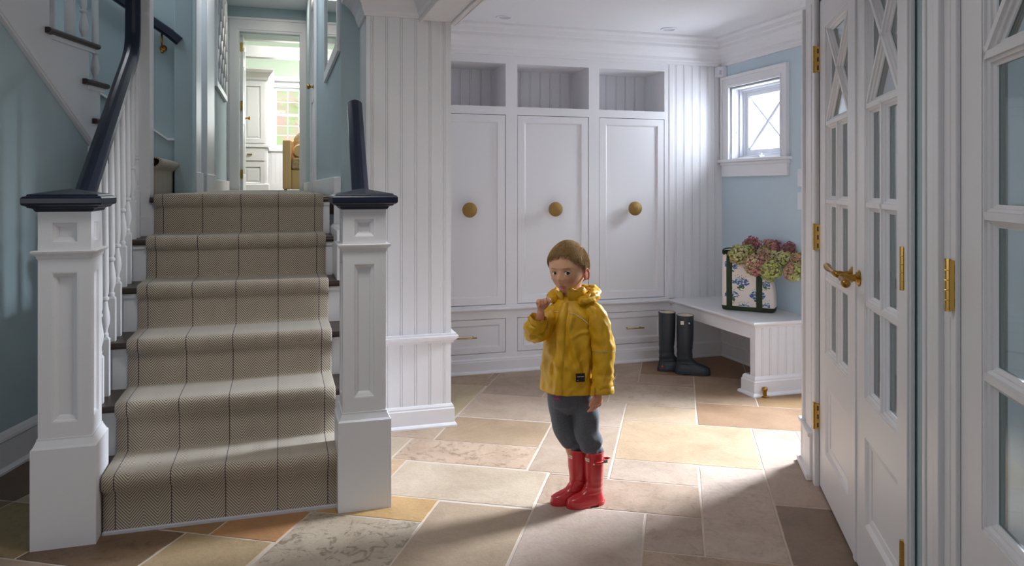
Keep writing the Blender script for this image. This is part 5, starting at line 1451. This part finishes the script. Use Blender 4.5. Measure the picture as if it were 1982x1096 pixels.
# ---- trousers
def trousers():
    b = MB(CF)
    def fold(seed, gather):
        def f(t, a, p):
            n1 = noise.noise(Vector((math.cos(a)*1.1+seed, math.sin(a)*1.1, t*5)))
            g_ = (1-3*abs(noise.noise(Vector((math.cos(a)*.8+seed, math.sin(a)*.8+t, t*7)))))
            return .006*n1+.004*g_*ss(t,.35,.9)+.0035*math.sin(t*30+2*math.sin(a+seed))*ss(t,.6,.9)
        return f
    legs = []
    P = cr([tuple(L(*p)) for p in ((1118,745,.035),(1124,775,.030),(1133,805,.024),(1137,835,.020),(1143,856,.024),(1148,872,.030),(1151,892,.030))], 8)
    rad = [r[0] for r in cr([(.064,),(.058,),(.053,),(.048,),(.047,),(.038,),(.028,)], 8)]
    b.tube(P, rad, 44, disp=fold(3,1))
    P = cr([tuple(L(*p)) for p in ((1086,745,.050),(1085,775,.052),(1088,805,.052),(1093,832,.052),(1103,850,.053),(1113,862,.057),(1119,882,.058))], 8)
    rad = [r[0] for r in cr([(.058,),(.052,),(.046,),(.044,),(.038,),(.031,),(.025,)], 8)]
    b.tube(P, rad, 44, disp=fold(7,1))
    b.tube([tuple(L(*p)) for p in ((1100,735,.042),(1100,760,.042),(1101,780,.042),(1104,797,.042))], [.082,.082,.074,.045], 44, flat=.9)
    o = b.build('trousers', M['pants'], None, weld=False)
    md = o.modifiers.new('r', 'REMESH'); md.mode = 'VOXEL'; md.voxel_size = .0035; md.use_smooth_shade = True
    dg = bpy.context.evaluated_depsgraph_get(); me = bpy.data.meshes.new_from_object(o.evaluated_get(dg)); bpy.data.objects.remove(o)
    bm = bmesh.new(); bm.from_mesh(me)
    for _ in range(3): bmesh.ops.smooth_vert(bm, verts=bm.verts, factor=.5, use_axis_x=True, use_axis_y=True, use_axis_z=True)
    bm.to_mesh(me); bm.free(); me.name = 'trousers'
    for p in me.polygons: p.use_smooth = True
    me.materials.clear(); me.materials.append(M['pants'])
    o = bpy.data.objects.new('trousers', me); C.objects.link(o); o.parent = person; o.matrix_parent_inverse = person.matrix_basis.inverted()
    DT = mat('drawstring_tag_blue', (52,90,168), .7); DR = mat('drawstring_tag_red', (200,70,90), .7)
    b = MB(CF); c0 = L(1078,766,-.036)
    for k in range(5):
        b.m = k % 2 if k else 0
        b.box(c0.x-.011+.004*k, c0.x-.007+.004*k, c0.y-.004, c0.y, c0.z-.013+.002*(k%2), c0.z+.014)
    b.m = 1; b.box(c0.x-.012, c0.x+.010, c0.y-.006, c0.y-.003, c0.z-.014, c0.z-.009)
    b.build('drawstring', [DT, DR], o)
trousers()

# ---- red boots
def kidboot(px, y, yaw, lab):
    c0 = L(px, 900, y); w = CF((c0.x, y, 0))
    t, o, fx, hs = boot('rain_boot', '', w.x, w.y, R_ang+yaw, .212, .162, .70, M['red'], '', parent=person, soleH=.009)
    o['label'] = lab
    b = MB(fx)   # toe cap welt
    b.tube([(.060*0+.112*math.cos(a)*.98*.0+(.062+.050*math.cos(a)), .0300*math.sin(a), .026+.004*math.cos(a)) for a in [-1.9+3.8*k/24 for k in range(25)]], .0016, 6); b.build('toe_welt', M['red'], o, smooth=True)
    return t, o, fx
t, o1, f1 = kidboot(1118, .058, PI+math.radians(20), 'red boot farther back')
t, o2, f2 = kidboot(1149, .028, PI+math.radians(20), 'red boot nearer the camera')
def toplabel(f, o, th0, th1, z0, z1):
    A, B_ = .0392, .0455
    b = MB(f); n = 8
    g = [[b.P(A*math.cos(th0+(th1-th0)*k/n)*1.02, B_*math.sin(th0+(th1-th0)*k/n)*1.02, z) for k in range(n+1)] for z in (z0, z1)]
    for k in range(n): b.F(g[0][k], g[0][k+1], g[1][k+1], g[1][k])
    q = b.build('label_patch', M['cream'], o); s_ = q.modifiers.new('s','SOLIDIFY'); s_.thickness = .0012; s_.offset = 1
    cu = bpy.data.curves.new('lettering', 'FONT'); cu.body = 'HUNTER'; cu.size = .0085; cu.align_x = 'CENTER'; cu.align_y = 'CENTER'; cu.extrude = .0003
    to = bpy.data.objects.new('lettering', cu); C.objects.link(to); dg = bpy.context.evaluated_depsgraph_get(); dg.update(); me = bpy.data.meshes.new_from_object(to.evaluated_get(dg)); bpy.data.objects.remove(to)
    xs_ = [v.co.x for v in me.vertices]; w_ = max(xs_)-min(xs_); tm = (th0+th1)/2; span = (th1-th0)*.86; zc = (z0+z1)/2
    for v in me.vertices:
        th = tm+v.co.x/w_*span; r = 1.02*(1+.0018/.04+ v.co.z*8)
        v.co = f(Vector((A*math.cos(th)*r, B_*math.sin(th)*r, zc+v.co.y)))
    me.name = 'lettering'; me.materials.clear(); me.materials.append(M['red']); to = bpy.data.objects.new('lettering', me); C.objects.link(to); to.parent = q; to.matrix_parent_inverse = q.matrix_basis.inverted()
    return q
toplabel(f2, o2, .10, .62, .178, .190); toplabel(f1, o1, .05, .52, .178, .190)
# strap and buckle on the outside of the near boot
b = MB(f2); A, B_ = .0392, .0455
b.tube([(A*1.05*math.cos(a), B_*1.05*math.sin(a), .176) for a in [1.15+1.9*k/16 for k in range(17)]]+[(-.052,.010,.177),(-.066,.014,.180)], [.006]*17+[.006,.003], 6, flat=.28); b.build('strap', M['red'], o2, smooth=True)
b = MB(f2); b.ball((A*.48*1.1, B_*.90*1.09, .174), .0035, 10, 8); b.build('strap_stud', M['cream'], o2, smooth=True)
b = MB(f2); b.box(-.040,-.026,.036,.042,.172,.184); b.build('buckle', M['metal'], o2, bevel=.001)
# ------------------------------------------------------------------ camera, light, world
cam = bpy.data.cameras.new('camera'); co = bpy.data.objects.new('camera', cam); C.objects.link(co)
cam.sensor_width = 36; cam.lens = 1457/1982*36; cam.shift_y = -185/1982; cam.clip_start = .05
co.location = (0, 0, 1.25); co.rotation_euler = (PI/2, 0, -math.atan2(449, 1457))
bpy.context.scene.camera = co
def area(name, loc, target, sx, sy, power, col=(1,1,1), spread=180):
    l = bpy.data.lights.new(name, 'AREA'); l.shape = 'RECTANGLE'; l.size = sx; l.size_y = sy; l.energy = power; l.color = col; l.spread = math.radians(spread)
    o = bpy.data.objects.new(name, l); C.objects.link(o); o.location = loc
    o.rotation_euler = (Vector(target)-Vector(loc)).to_track_quat('-Z', 'Y').to_euler(); return o
SKY = (.865,.895,1)
area('daylight_outside_door', (4.4,3.50,2.35), (1.3,2.85,.3), .6, 1.0, 132, SKY, 84)
area('daylight_small_window', (3.50,4.5,1.72), (2.0,4.5,1.55), .62, .55, 30, SKY)
area('front_fill_light', (-1.8,-1.75,1.4), (0,3,1.0), 1.0, 1.1, 8, (.97,.98,1))  # added fill from behind the camera, no known window there
area('foyer_fill_light', (.15,2.25,2.325), (.15,2.3,0), .5, .5, 9.5, (1,.97,.93))  # added fill above the frame to brighten the foyer, no real fitting
area('daylight_far_window', (.35,15.2,2.9), (-.1,10,2.0), 1.0, 1.3, 60, (1,.98,.95))
area('far_room_fill', (1.0,12.5,3.9), (0.2,12.8,1.2), 1.5, 1.5, 230, (1,.98,.94))  # large added fill brightening the room beyond the hall
area('hall_downlight', (0.0,9.3,3.52), (0,9.3,1), .08, .08, 5, (1,.93,.82))
area('stair_landing_fill', (-1.2,4.75,3.45), (-.9,4.7,1.4), .5, .4, 8, (.9,.95,1))  # unseen fill added for the landing and upper flight
area('hall_fill_light', (-.15,6.3,3.5), (-.1,6.3,1.2), .3, .6, 12, (.95,.97,1))  # extra fill added to lift the hall, not a fitting
w = bpy.data.worlds.new('world'); bpy.context.scene.world = w; w.use_nodes = True; nt = w.node_tree
bg = nt.nodes['Background']; bg.inputs[1].default_value = 1.5
tc = nt.nodes.new('ShaderNodeTexCoord'); sp = nt.nodes.new('ShaderNodeSeparateXYZ'); mp = nt.nodes.new('ShaderNodeMapRange'); mp.inputs[1].default_value = -.1; mp.inputs[2].default_value = .6
mx = nt.nodes.new('ShaderNodeMix'); mx.data_type = 'RGBA'; mx.inputs[6].default_value = (.95,.97,1,1); mx.inputs[7].default_value = (.70,.82,1,1)
nt.links.new(tc.outputs['Generated'], sp.inputs[0]); nt.links.new(sp.outputs[2], mp.inputs[0]); nt.links.new(mp.outputs[0], mx.inputs[0]); nt.links.new(mx.outputs[2], bg.inputs[0])
sc = bpy.context.scene
sc.view_settings.view_transform = 'Standard'; sc.view_settings.look = 'None'; sc.view_settings.exposure = .18; sc.view_settings.gamma = 1; sc.view_settings.use_curve_mapping = False
sc.cycles.use_denoising = True; sc.cycles.max_bounces = 10; sc.cycles.diffuse_bounces = 6; sc.cycles.transparent_max_bounces = 16; sc.cycles.sample_clamp_indirect = 6
